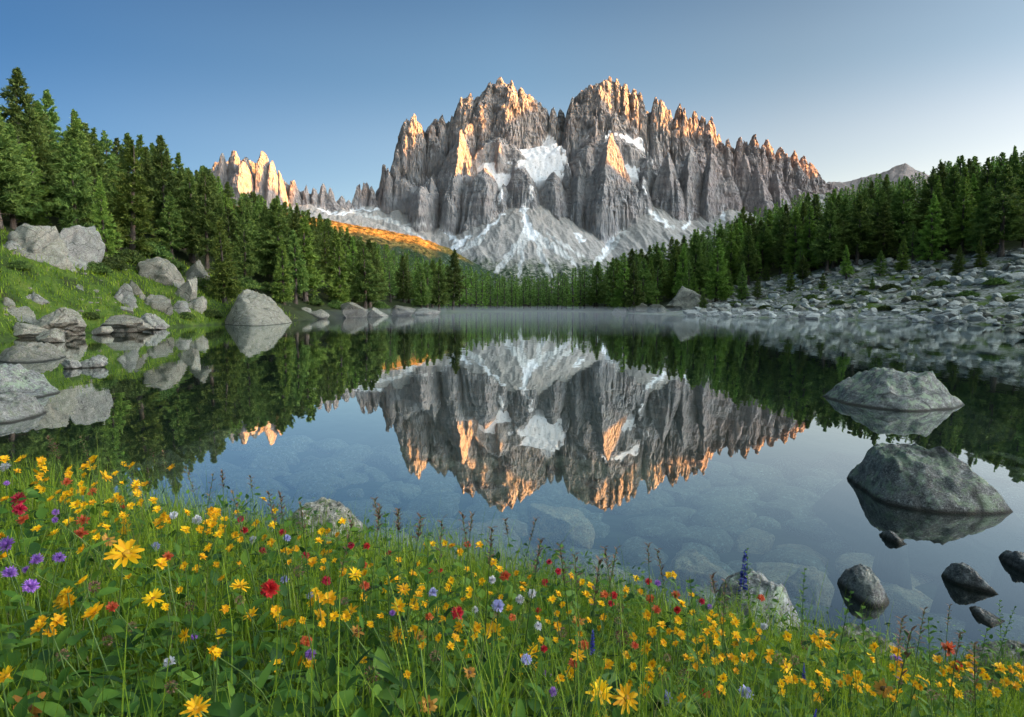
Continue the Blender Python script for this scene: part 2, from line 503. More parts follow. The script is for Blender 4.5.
# buttresses standing in front
for a in [(463, 131, 2470, 28, 17, 66, -0.95, 1.0), (471, 118, 2510, 15, 16, 70, -1.0, 1.0), (482, 112, 2540, 13, 14, 80, -1.1), (424, 189, 2390, 15, 14, 44, -1.9),
          (433, 180, 2420, 11, 12, 46, -1.3), (450, 176, 2420, 15, 16, 66, -1.1), (484, 171, 2385, 26, 28, 70, -1.5, 1.3), (468, 188, 2380, 15, 18, 54, -1.35),
          (502, 186, 2375, 15, 16, 54, -1.35), (523, 169, 2420, 27, 20, 46, -1.4, 1.2), (551, 175, 2385, 30, 28, 74, -1.25, 1.05), (565, 166, 2430, 24, 22, 70, -1.1),
          (607, 136, 2375, 26, 28, 66, -0.95, 1.0), (578, 162, 2385, 18, 20, 54, -1.0, 1.0), (590, 178, 2368, 26, 24, 66, -1.3), (606, 175, 2368, 26, 28, 72, -1.3),
          (624, 182, 2358, 24, 26, 64, -1.3), (640, 176, 2410, 15, 16, 54, -1.0), (641, 188, 2375, 17, 20, 48, -1.3), (663, 154, 2410, 22, 27, 76, -1.05, 1.0),
          (673, 180, 2380, 20, 20, 52, -1.2), (686, 149, 2430, 19, 24, 74, -1.05, 1.0), (707, 155, 2420, 19, 21, 70, -1.3, 1.05), (723, 166, 2430, 16, 18, 58, -1.2),
          (740, 157, 2460, 17, 18, 66, -1.2), (752, 170, 2420, 20, 22, 60, -1.2), (770, 174, 2460, 18, 22, 54, -1.1), (786, 182, 2490, 18, 22, 44, -1.0),
          (652, 136, 2510, 18, 20, 60, -0.95), (630, 130, 2540, 16, 16, 50, 0.9), (592, 117, 2520, 20, 15, 70, -1.0, 1.0), (613, 110, 2530, 13, 15, 60, -1.0, 1.0)]:
    tw(*a)

def massif():
    cols = np.concatenate([np.linspace(150, 205, 20), np.linspace(206, 830, 980), np.linspace(831, 960, 90)])
    rows = np.concatenate([np.linspace(1650, 2200, 90), np.linspace(2202, 2700, 420), np.linspace(2704, 3300, 90)])
    PX, Y = np.meshgrid(cols, rows)
    X = (PX - 512) / FPX * Y
    # warp so that ridges wander
    wx = X + 9 * fbm2(X / 70, Y / 70, 3, 40)
    wy = Y + 9 * fbm2(X / 70 + 9, Y / 70, 3, 41)
    rib = ridged2(wx / 34, wy / 60, 4, 50, 0.6)             # fluting
    fine = fbm2(X / 9, Y / 9, 3, 60, 0.6)
    Z = np.full(X.shape, -30.0)
    # core wall under the towers
    sad = [(150, 230), (205, 190), (222, 163), (234, 159), (247, 160), (261, 162), (280, 172), (290, 180), (303, 188), (314, 192), (322, 193), (331, 190), (340, 199),
           (348, 206), (356, 207), (364, 191), (378, 196), (381, 190), (392, 173), (398, 152), (405, 126), (412, 123), (425, 133), (428, 134), (438, 121),
           (449, 126), (458, 118), (467, 105), (477, 103), (488, 90), (500, 87), (515, 93), (525, 101), (533, 108), (545, 124), (549, 131), (557, 128), (564, 130),
           (565, 112), (574, 99), (583, 92), (592, 92), (599, 88), (609, 87), (617, 90), (626, 96), (634, 102), (640, 116), (646, 116), (654, 108), (661, 120),
           (668, 122), (677, 115), (685, 127), (694, 122), (701, 125), (709, 137), (718, 149), (728, 149), (736, 145), (742, 148), (752, 150), (758, 153), (768, 153),
           (778, 159), (783, 161), (798, 166), (808, 175), (820, 182), (870, 205), (960, 240)]
    cx = np.array([q[0] for q in sad]); cyp = np.array([q[1] for q in sad]) + 4.0
    jag = ridged2(wx / 16, wy / 40, 3, 52, 0.6)
    big = fbm2(wx / 95, wy / 400, 3, 54)
    cy_ = np.where(PX < 356, 2370.0, 2640.0)
    cpx = (X - 0) / cy_ * FPX + 512
    crest = np.interp(cpx, cx, cyp)
    cz = 3 + (299.5 - crest) / FPX * cy_
    t = cy_ - wy + 12 * fbm2(wx / 45, wy / 45, 3, 58) + 26 * fbm2(wx / 130, wy / 130, 2, 59) - 20
    t2 = t + 30 * fbm2(wx / 120, wy / 200, 2, 56)
    front = 2.5 * np.clip(t, 0, 88) + 0.45 * np.clip(t - 88, 0, 97) + 3.2 * np.maximum(t2 - 172, 0) + 6 * fbm2(X / 30, Y / 30, 3, 57)
    core = cz - front - 1.6 * np.maximum(-t, 0)
    Z = np.maximum(Z, core)
    for i, (px, py, D, wl_, wr_, H, p, q, rot, wf, wb) in enumerate(TW):
        kk = D / FPX
        x0 = (px - 512) * kk; z0 = 3 + (299.5 - py) * kk * 1.0
        rr = random.Random(i * 7 + 3)
        ang = R(rot if rot else rr.uniform(-20, 20))
        dx = wx - x0 - (wx[0, 0] * 0); dy = wy - D
        if True:
            sel = (np.abs(X - x0) < 3.2 * (wl_ + wr_) * kk) & (np.abs(Y - D) < 500)
        ca, sa = math.cos(ang), math.sin(ang)
        dxs = dx[sel]; dys = dy[sel]
        u = ca * dxs + sa * dys; v = -sa * dxs + ca * dys
        wfp = (wl_ + wr_) * 0.5 * (1.25 if D < 2480 else 1.0); wfp = wf or wfp; wbp = (wl_ + wr_) * 0.5 * 1.3
        a = np.where(u < 0, -u / (wl_ * kk), u / (wr_ * kk))
        b = np.where(v < 0, -v / (wfp * kk), v / (wbp * kk))
        d = (a ** q + b ** q) ** (1 / q)
        th = np.arctan2(v, u)
        rs = i * 13.7
        fl = 1 + (0.10 * ridged2(th * 2.3 + rs, d * 0.6 + rs, 4, 70 + i, 0.6) + 0.22 * noise2(th * 0.9 + rs, d * 1.3, 170 + i)) * np.clip(d * 2.2, 0, 1) + 0.10 * (rib[sel] - 0.6) + 0.05 * (jag[sel] - 0.6)
        d0 = d
        d = d * fl
        clean = p < 0
        if clean:
            d = d0 * (1 + (0.06 * ridged2(th * 2.1 + rs, d0 * 0.6 + rs, 4, 70 + i, 0.6) + 0.12 * noise2(th * 0.9 + rs, d0 * 1.3, 170 + i)) * np.clip(d0 * 2.2, 0, 1) + 0.05 * (rib[sel] - 0.6) + 0.05 * (jag[sel] - 0.6))
            p2 = -p
            h = z0 - H * kk * (d ** p2 + 2.5 * np.maximum(d - 1.08, 0))
        else:
            p2 = p * 1.15 + 0.35
            h = z0 - H * kk * (d * 0.75) ** p2 * 1.15
        wm = (wl_ + wr_) * 0.5 * kk
        for j in range(0 if (clean and D < 2480) or wm > 90 else 3 if H > 40 else 1):
            ox, oy = rr.uniform(-0.75, 0.75) * wm, rr.uniform(-0.5, 0.3) * wm
            sw = wm * rr.uniform(0.28, 0.5)
            dd = (np.abs(dxs - ox) ** 1.2 + np.abs(dys - oy) ** 1.2) ** (1 / 1.2) / sw * (1 + 0.25 * fine[sel])
            zt = z0 - H * kk * ((abs(ox) + abs(oy)) / wm * 0.62) ** p2 - 2
            h = np.maximum(h, zt - 0.5 * H * kk * (dd * 0.6) ** 1.5)
        h = h + 1.5 * fine[sel] * np.clip(d * 2, 0, 1)
        st = 9.0 + 5 * rr.random()
        ph = h / st
        h = st * (np.floor(ph) + sstep(0.0, 1.0, ph - np.floor(ph)) * 0.55 + (ph - np.floor(ph)) * 0.45)
        Z[sel] = np.maximum(Z[sel], h)
    # blunt the needle tips
    def boxblur(A, rx, ry):
        for ax, r_ in ((1, rx), (0, ry)):
            pad = [(0, 0), (0, 0)]; pad[ax] = (r_ + 1, r_)
            c = np.cumsum(np.pad(A, pad, mode='edge'), axis=ax)
            n_ = A.shape[ax]
            A = (np.take(c, np.arange(2 * r_ + 1, 2 * r_ + 1 + n_), ax) - np.take(c, np.arange(0, n_), ax)) / (2 * r_ + 1)
        return A
    Z = np.minimum(Z, boxblur(Z, 5, 10) + 19 + 6 * fine)
    Z = Z + 2.2 * fine + 2.0 * fbm2(X / 4.0, Y / 4.0, 2, 66)
    # snow fields lying on the ledges
    ICE = np.full(X.shape, -99.0)
    for kx_, ky_, d0_, d1_, sl_ in [([474, 484, 500, 520, 545, 566], [177, 168, 167, 165, 161, 155], 2425, 2484, 0.9), ([606, 612, 625, 642], [136, 137, 142, 148], 2515, 2580, 0.85), ([616, 622, 632, 640], [158, 158, 159, 162], 2468, 2508, 0.85), ([536, 542, 552, 556], [156, 153, 146, 140], 2545, 2590, 1.25)]:
        zl = 3 + (299.5 - np.interp(PX, kx_, ky_)) / FPX * d0_ + 3 * noise2(X / 18, Y / 18, 130)
        pj = PX + 7 * fbm2(X / 16, Y / 16, 3, 131)
        ins = (pj > kx_[0] + 3 + (Y - d0_) * 0.06) & (pj < kx_[-1] - 3 - np.maximum(Y - d0_, 0) * 0.16) & (Y > d0_ - 45) & (Y < d1_)
        ICE = np.where(ins, np.maximum(ICE, zl + np.where(Y > d0_, sl_, 1.9) * (Y - d0_) + 2.0 * fbm2(X / 40, Y / 40, 2, 132)), ICE)
    ice = sstep(-1.0, 1.5, ICE - Z)
    Z = np.maximum(Z, ICE)
    # scree aprons: cones spreading from the gullies
    scree = np.full(X.shape, -40.0)
    cones = [(527, 196, 2400, 0.60), (508, 228, 2330, 0.56), (547, 222, 2330, 0.56), (448, 224, 2370, 0.60), (400, 212, 2440, 0.52), (372, 206, 2480, 0.5),
             (345, 210, 2330, 0.42), (310, 205, 2310, 0.42), (430, 230, 2340, 0.58), (470, 236, 2320, 0.58), (585, 236, 2310, 0.58), (612, 238, 2310, 0.6),
             (650, 204, 2370, 0.60), (632, 222, 2330, 0.60), (690, 212, 2380, 0.58), (668, 224, 2330, 0.58), (725, 205, 2400, 0.55), (770, 212, 2420, 0.5),
             (280, 205, 2250, 0.4), (240, 205, 2240, 0.4), (815, 196, 2600, 0.4), (790, 208, 2480, 0.45), (565, 238, 2320, 0.58), (745, 212, 2390, 0.55)]
    for i, (px, py, D, sl) in enumerate(cones):
        kk = D / FPX
        x0 = (px - 512) * kk; z0 = 3 + (299.5 - py) * kk
        dd = np.hypot(X - x0, np.where(Y < D, Y - D, (Y - D) * 0.35))
        th = np.arctan2(Y - D, X - x0)
        c = z0 - sl * dd + 0.00016 * sl * dd ** 2 * (dd < 900) + 1.6 * noise2(th * 9 + i, dd * 0 + i, 80 + i) * np.clip(dd / 60, 0, 1)
        scree = np.maximum(scree, c)
    scree = scree + 5.0 * fbm2(X / 55, Y / 90, 4, 90) + 0.45 * fbm2(X / 9, Y / 9, 3, 92, 0.6) + 3.0 * (ridged2(X / 30 + Y / 200, Y / 160, 2, 93) - 0.6)
    floor_ = 14 + 8 * fbm2(X / 160, Y / 160, 3, 91) + 0.035 * (Y - 1650)
    is_scree = sstep(-4, 4, np.maximum(scree, floor_) - Z)
    Z = np.maximum(Z, np.maximum(scree, floor_))
    # distant ridge on the right
    rdx = np.array([780, 810, 822, 840, 858, 872, 886, 898, 912, 960])
    rdy = np.array([204, 187, 184, 183, 178, 175, 169, 166, 172, 192])
    rz = 3 + (299.5 - np.interp(PX, rdx, rdy)) / FPX * 3100
    rg = rz - 0.75 * np.abs(Y - 3100) + 7 * fbm2(X / 55, Y / 55, 5, 95, 0.6) - 6
    rg = np.where(PX > 780, rg, -50)
    far = rg > Z
    Z = np.maximum(Z, rg)
    edge = sstep(1650, 1720, Y) * sstep(3300, 3240, Y) * sstep(150, 175, PX) * sstep(960, 940, PX)
    Z = Z * edge - 12 * (1 - edge)
    # break the faces up: cracks, ledges and blocks pushed in and out of the cliffs
    gz0 = np.hypot(np.gradient(Z, axis=1) / np.maximum(np.gradient(X, axis=1), 0.2), np.gradient(Z, axis=0) / np.maximum(np.gradient(Y, axis=0), 0.2))
    cl = (0.55 + 0.45 * sstep(2440, 2520, Y)) * (1 - ice) * (1 - is_scree) * sstep(0.5, 1.4, gz0) * edge
    Q = X + 0.6 * Y
    dY = 4.0 * (ridged2(Q / 42, Z / 80, 3, 110, 0.55) - 0.6) + 2.4 * fbm2(Q / 9, Z / 10, 3, 111, 0.6) + 5.0 * (ridged2((Q + 0.7 * Z) / 70, (Q - 0.9 * Z) / 110, 3, 112, 0.5) - 0.6) + 3.6 * noise2(Q / 110, Z / 8 + 0.12 * Q / 8, 115) + 2.0 * noise2(Q / 60, Z / 4 + 0.1 * Q / 4, 116)
    dX = 2.2 * fbm2(Q / 16 + 7, Z / 22, 3, 113, 0.6)
    Yd = Y - dY * cl; Xd = X + dX * cl
    Z = Z + 1.2 * fbm2(X / 7, Y / 7 + Z / 9, 3, 114, 0.65) * cl
    me = mesh_np('mountain', np.stack([Xd, Yd, Z], -1).reshape(-1, 3), grid_quads(*X.shape), smooth=False)
    # snow lying on ledges and in gullies (world x over distance, z over distance)
    QX, QY = project(X, Y, Z)
    QX = QX + 3.0 * noise2(X / 22, Z / 22, 98) + 1.3 * noise2(X / 9, Z / 9, 99); QY = QY + 2.5 * noise2(X / 18 + 4, Z / 18, 97)
    gzx = np.gradient(Z, axis=1) / np.maximum(np.gradient(X, axis=1), 0.2); gzy = np.gradient(Z, axis=0) / np.maximum(np.gradient(Y, axis=0), 0.2)
    slope = np.hypot(gzx, gzy)
    snow = np.zeros(X.shape)
    def seg(pts, w0, w1):
        nonlocal snow
        n = len(pts) - 1
        for j in range(n):
            (ax, ay), (bx, by) = pts[j], pts[j + 1]
            t = np.clip(((QX - ax) * (bx - ax) + (QY - ay) * (by - ay)) / ((bx - ax) ** 2 + (by - ay) ** 2), 0, 1)
            dist = np.hypot(QX - ax - t * (bx - ax), QY - ay - t * (by - ay))
            w = w0 + (w1 - w0) * (j + t) / n
            snow = np.maximum(snow, sstep(w + 0.7, w - 0.7, dist))
    seg([(524, 152), (530, 147)], 2, 1.5)
    seg([(540, 150), (545, 142), (552, 137)], 3, 1.0)
    seg([(566, 151), (580, 144), (594, 128)], 2.0, 0.8)
    seg([(641, 166), (648, 163), (655, 160)], 1.5, 0.7)
    seg([(532, 188), (530, 198), (523, 210), (527, 226), (533, 236)], 1.6, 5.0)
    seg([(500, 186), (501, 203)], 1.2, 1.6)
    seg([(503, 213), (490, 227), (478, 238)], 1.5, 1.0)
    seg([(437, 222), (450, 236), (456, 241)], 0.8, 2.6)
    seg([(468, 237), (452, 250), (444, 258)], 2.0, 1.2)
    seg([(575, 234), (582, 240)], 1.0, 3.0)
    seg([(626, 228), (612, 237), (602, 258)], 1.0, 1.8)
    seg([(646, 207), (655, 217), (668, 226)], 1.0, 1.5)
    seg([(645, 182), (644, 194)], 1.8, 1.5)
    seg([(690, 210), (690, 220), (684, 228)], 1.0, 2.0)
    seg([(729, 203), (722, 208), (724, 218)], 1.0, 2.0)
    seg([(415, 178), (425, 182)], 1.2, 1.2); seg([(430, 160), (431, 150), (428, 170)], 1.2, 0.8)
    seg([(318, 207), (330, 214), (345, 213), (352, 211)], 1.2, 1.0)
    seg([(350, 210), (385, 209)], 0.8, 1.0)
    seg([(462, 178), (476, 172)], 0.9, 1.0); seg([(475, 103), (482, 101)], 1.0, 1.0)
    dust = sstep(1.35, 0.9, slope) * sstep(0.05, 0.35, noise2(X / 30, Y / 30, 101)) * sstep(150, 330, Z) * (1 - is_scree) * 0.4
    snow = snow * np.maximum(sstep(3.6, 2.0, boxblur(slope, 2, 3)), np.where(is_scree > 0.3, 1.0, 0.35))
    snow = np.maximum(snow, ice)
    snow = np.maximum(snow, dust)
    # pale rubble channels on the apron
    pale = np.zeros(X.shape); keep = snow; snow = pale
    seg([(530, 232), (560, 252), (578, 266)], 4.5, 1.8); seg([(528, 234), (512, 252), (496, 272)], 5.0, 2.5)
    seg([(522, 240), (522, 262), (518, 276)], 3.0, 2.0); seg([(538, 240), (542, 258), (552, 276)], 2.5, 2.0)
    seg([(480, 238), (460, 252), (446, 262)], 3.0, 2.0); seg([(545, 232), (570, 248), (584, 258)], 1.0, 1.5)
    seg([(352, 212), (395, 222), (440, 250), (452, 262)], 1.5, 2.0); seg([(625, 230), (610, 250), (596, 262)], 2.0, 3.0)
    seg([(650, 212), (672, 228)], 3.0, 2.0); seg([(430, 225), (405, 225)], 1, 1)
    pale = snow * sstep(-0.95, -0.2, noise2(X / 9, Y / 20, 120) + 0.4 * noise2(X / 4, Y / 6, 121)); snow = keep * sstep(-0.95, -0.35, noise2(X / 7, Z / 7, 122))
    sn = NM('mountain_rock')
    veg = is_scree * sstep(254, 272, QY + 9 * fbm2(X / 28, Y / 28, 3, 103)) * (1 - pale * 0.9)
    veg = np.maximum(veg, sstep(1.2, 0.8, slope) * sstep(1900, 1800, Y + 60 * noise2(X / 50, Y / 50, 104)) * (1 - pale))
    attr(me, 'snow', snow); attr(me, 'scree', is_scree); attr(me, 'veg', veg); attr(me, 'pale', pale)
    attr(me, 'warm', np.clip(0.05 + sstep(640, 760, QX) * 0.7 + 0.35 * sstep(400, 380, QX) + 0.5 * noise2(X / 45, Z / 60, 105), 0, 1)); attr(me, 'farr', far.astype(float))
    N = sn
    p = N.coord()
    streak = N.noise(N.mapping(p, (1, 1, 0.5)), 0.07, 9, 0.72)
    blot = N.noise(p, 0.012, 5, 0.6)
    band = N.noise(N.mapping(p, (0.12, 0.12, 1)), 0.05, 4, 0.6)
    base = N.ramp(streak, [(0.30, (0.080, 0.082, 0.088)), (0.46, (0.190, 0.190, 0.195)), (0.60, (0.262, 0.260, 0.262)), (0.72, (0.36, 0.345, 0.335))])
    base = N.mix(N.maprange(blot, 0.4, 0.65, 0, 0.55), base, (0.215, 0.213, 0.215))
    base = N.mix(N.maprange(band, 0.50, 0.62, 0, 0.65), base, (0.27, 0.255, 0.245))
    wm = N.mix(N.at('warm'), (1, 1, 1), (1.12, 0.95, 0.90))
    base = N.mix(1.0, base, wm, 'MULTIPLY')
    sc = N.ramp(N.noise(p, 0.09, 7, 0.7), [(0.3, (0.28, 0.26, 0.24)), (0.55, (0.335, 0.312, 0.288)), (0.75, (0.39, 0.365, 0.335))])
    c = N.mix(N.at('scree'), base, sc)
    c = N.mix(N.at('pale'), c, (0.52, 0.51, 0.49))
    vg = N.ramp(N.noise(p, 0.12, 5, 0.7), [(0.42, (0.26, 0.25, 0.21)), (0.5, (0.055, 0.08, 0.04)), (0.62, (0.022, 0.042, 0.022))])
    c = N.mix(N.at('veg'), c, vg)
    c = N.mix(N.at('farr'), c, (0.24, 0.205, 0.19))
    c = N.mix(N.at('snow'), c, (0.74, 0.74, 0.75))
    bh = N.mix(0.5, streak, N.noise(p, 0.25, 6, 0.7))
    nrm = N.bump(bh, 0.8, 4.0)
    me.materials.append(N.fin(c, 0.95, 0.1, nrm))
    link('mountain', me, kind='structure', label='jagged grey rock massif with spires and snow patches')
massif()

def meadow_hill():
    kx = np.array([120, 220, 300, 340, 380, 420, 450, 480, 530]); ky = np.array([196, 204, 216, 223, 230, 238, 249, 266, 292])
    cols = np.linspace(120, 530, 420); rows = np.linspace(980, 1620, 160)
    PX, Y = np.meshgrid(cols, rows)
    X = (PX - 512) / FPX * Y
    cpx = X / 1400 * FPX + 512
    cz = 3 + (299.5 - np.interp(cpx, kx, ky)) / FPX * 1400
    Z = cz - 0.36 * np.maximum(1400 - Y, 0) - 0.5 * np.maximum(Y - 1400, 0)
    Z = Z + 5 * fbm2(X / 60, Y / 60, 4, 301) * sstep(0, 120, np.abs(Y - 1400) + 30) + 1.5 * fbm2(X / 9, Y / 9, 3, 302)
    Z = np.maximum(Z, -14)
    me = mesh_np('hill', np.stack([X, Y, Z], -1).reshape(-1, 3), grid_quads(*X.shape))
    QX, QY = project(X, Y, Z)
    top = np.interp(QX, kx, ky)
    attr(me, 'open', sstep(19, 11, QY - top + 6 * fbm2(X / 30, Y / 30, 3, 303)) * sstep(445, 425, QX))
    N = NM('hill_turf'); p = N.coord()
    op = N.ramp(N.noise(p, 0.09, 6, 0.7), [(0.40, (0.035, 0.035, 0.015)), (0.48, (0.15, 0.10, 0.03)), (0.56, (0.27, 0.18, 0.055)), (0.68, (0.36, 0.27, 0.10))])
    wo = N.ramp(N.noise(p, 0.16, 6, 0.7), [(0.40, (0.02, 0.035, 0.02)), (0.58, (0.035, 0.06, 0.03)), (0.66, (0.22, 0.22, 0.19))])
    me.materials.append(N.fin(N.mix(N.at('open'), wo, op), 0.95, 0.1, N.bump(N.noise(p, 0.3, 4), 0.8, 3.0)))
    link('hill', me, kind='structure', label='golden sunlit meadow ridge above the dark woods')
meadow_hill()

# ------------------------------------------------------------------ unseen ridge added to block the sun, its crest shaped to set lit patches
def sun_ridge():
    A0 = 3200.0                       # distance towards the sun
    uvec = np.array([S_H[1] * -1, S_H[0]])          # across the sun direction
    # lit-from height for points at (x, y): list of (px, D, py above which the sun reaches)
    keys = [(-400, None), ]
    prof = []
    def need(px, D, py):
        x = (px - 512) / FPX * D; z = 3 + (299.5 - py) / FPX * D
        u = x * uvec[0] + D * uvec[1]; a = x * S_H[0] + D * S_H[1]
        prof.append((u, z + (A0 - a) * math.tan(SUN_EL)))
    for px, D, py in SUN_LINE: need(px, D, py)
    for y in (-400, -200, 0, 100, 200, 300, 500, 700):
        for x in (-150, 150):
            prof.append((x * uvec[0] + y * uvec[1], 125 + (A0 - (x * S_H[0] + y * S_H[1])) * math.tan(SUN_EL)))
    prof.sort()
    pu = np.array([q[0] for q in prof]); pz = np.array([q[1] for q in prof])
    # fill: far ends stay high
    pu = np.concatenate([[-3200, -1500], pu, [pu[-1] + 500, pu[-1] + 2000]]); pz = np.concatenate([[700, 700], pz, [pz[-1] + 60, pz[-1] - 100]])
    U = np.linspace(-3200, pu[-1], 700); V = np.linspace(-900, 1300, 60)
    UU, VV = np.meshgrid(U, V)
    H = np.interp(UU, pu, pz)
    rough = 22 * fbm2(UU / 120, VV / 120, 4, 201) * sstep(0, 80, np.abs(VV))
    Z = H * np.clip(1 - np.where(VV < 0, -VV / 900, VV / 1300), 0, 1) ** 1.15 + rough - 20
    Z[np.abs(VV) < 1e-6] += 20
    a = A0 + VV
    X = UU * uvec[0] + a * S_H[0]; Y = UU * uvec[1] + a * S_H[1]
    me = mesh_np('sun_blocker', np.stack([X, Y, Z], -1).reshape(-1, 3), grid_quads(*X.shape))
    N = NM('sun_blocker_rock')
    p = N.coord()
    me.materials.append(N.fin(N.ramp(N.noise(p, 0.01, 6, 0.65), [(0.35, (0.05, 0.06, 0.035)), (0.5, (0.14, 0.135, 0.12)), (0.7, (0.28, 0.27, 0.25))]), 0.95, 0.1))
    link('sun_blocker', me, kind='structure', label='unseen ridge added to block the sun from the valley')
SUN_LINE = [(200, 1250, 150), (260, 1330, 200), (300, 1400, 246), (345, 1400, 252), (440, 1400, 258), (480, 1400, 225), (560, 1400, 160),
            (225, 2290, 190), (265, 2290, 198), (290, 2290, 206), (335, 2340, 150),
            (551, 2327, 166), (463, 2442, 174), (600, 2340, 184), (530, 2420, 124), (530, 2490, 116), (500, 2570, 112), (552, 2590, 108),
            (605, 2610, 146), (650, 2600, 140), (690, 2595, 146), (747, 2575, 150), (788, 2620, 178), (830, 2700, 150), (900, 3100, 150)]
sun_ridge()
# ------------------------------------------------------------------ trees
def bark_material():
    N = NM('bark'); p = N.coord()
    return N.fin(N.ramp(N.noise(N.mapping(p, (1, 1, 0.25)), 6, 5, 0.6), [(0.35, (0.045, 0.035, 0.028)), (0.6, (0.13, 0.10, 0.08)), (0.75, (0.19, 0.165, 0.14))]), 0.95, 0.1)

def needle_material(name, dark, mid, tip):
    N = NM(name)
    oi = N.add('ShaderNodeObjectInfo').outputs['Random']
    p = N.coord()
    n = N.noise(p, 0.9, 3, 0.6)
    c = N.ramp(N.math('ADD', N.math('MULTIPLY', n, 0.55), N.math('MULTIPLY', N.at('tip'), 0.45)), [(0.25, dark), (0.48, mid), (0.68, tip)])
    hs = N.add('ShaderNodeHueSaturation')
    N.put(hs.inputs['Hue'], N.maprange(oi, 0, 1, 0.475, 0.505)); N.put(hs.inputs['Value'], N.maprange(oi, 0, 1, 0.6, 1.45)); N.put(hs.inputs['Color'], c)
    return N.leafy(hs.outputs[0], 0.22, 0.7)

BARK = bark_material()
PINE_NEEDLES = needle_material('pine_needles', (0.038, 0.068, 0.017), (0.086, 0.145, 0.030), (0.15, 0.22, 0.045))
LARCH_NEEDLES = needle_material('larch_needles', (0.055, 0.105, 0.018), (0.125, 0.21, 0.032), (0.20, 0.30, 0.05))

def tube(pts, rad, n=7):
    pts = np.asarray(pts, float); rad = np.asarray(rad, float)
    vs_, qs = [], []
    t = np.gradient(pts, axis=0); t /= np.linalg.norm(t, axis=1)[:, None] + 1e-9
    ref = np.array([0.0, 1, 0.02]) if abs(t[0][1]) < 0.9 else np.array([1.0, 0, 0])
    a = np.arange(n) * 2 * math.pi / n
    for i in range(len(pts)):
        u = np.cross(t[i], ref); u /= np.linalg.norm(u); w = np.cross(t[i], u)
        vs_.append(pts[i] + rad[i] * (np.cos(a)[:, None] * u + np.sin(a)[:, None] * w))
    V = np.concatenate(vs_)
    for i in range(len(pts) - 1):
        for k in range(n):
            qs.append((i * n + k, i * n + (k + 1) % n, (i + 1) * n + (k + 1) % n, (i + 1) * n + k))
    return V, np.array(qs)

def join(parts):
    V, Q, off = [], [], 0
    for v, q in parts:
        V.append(v); Q.append(np.asarray(q) + off); off += len(v)
    return np.concatenate(V), np.concatenate(Q)

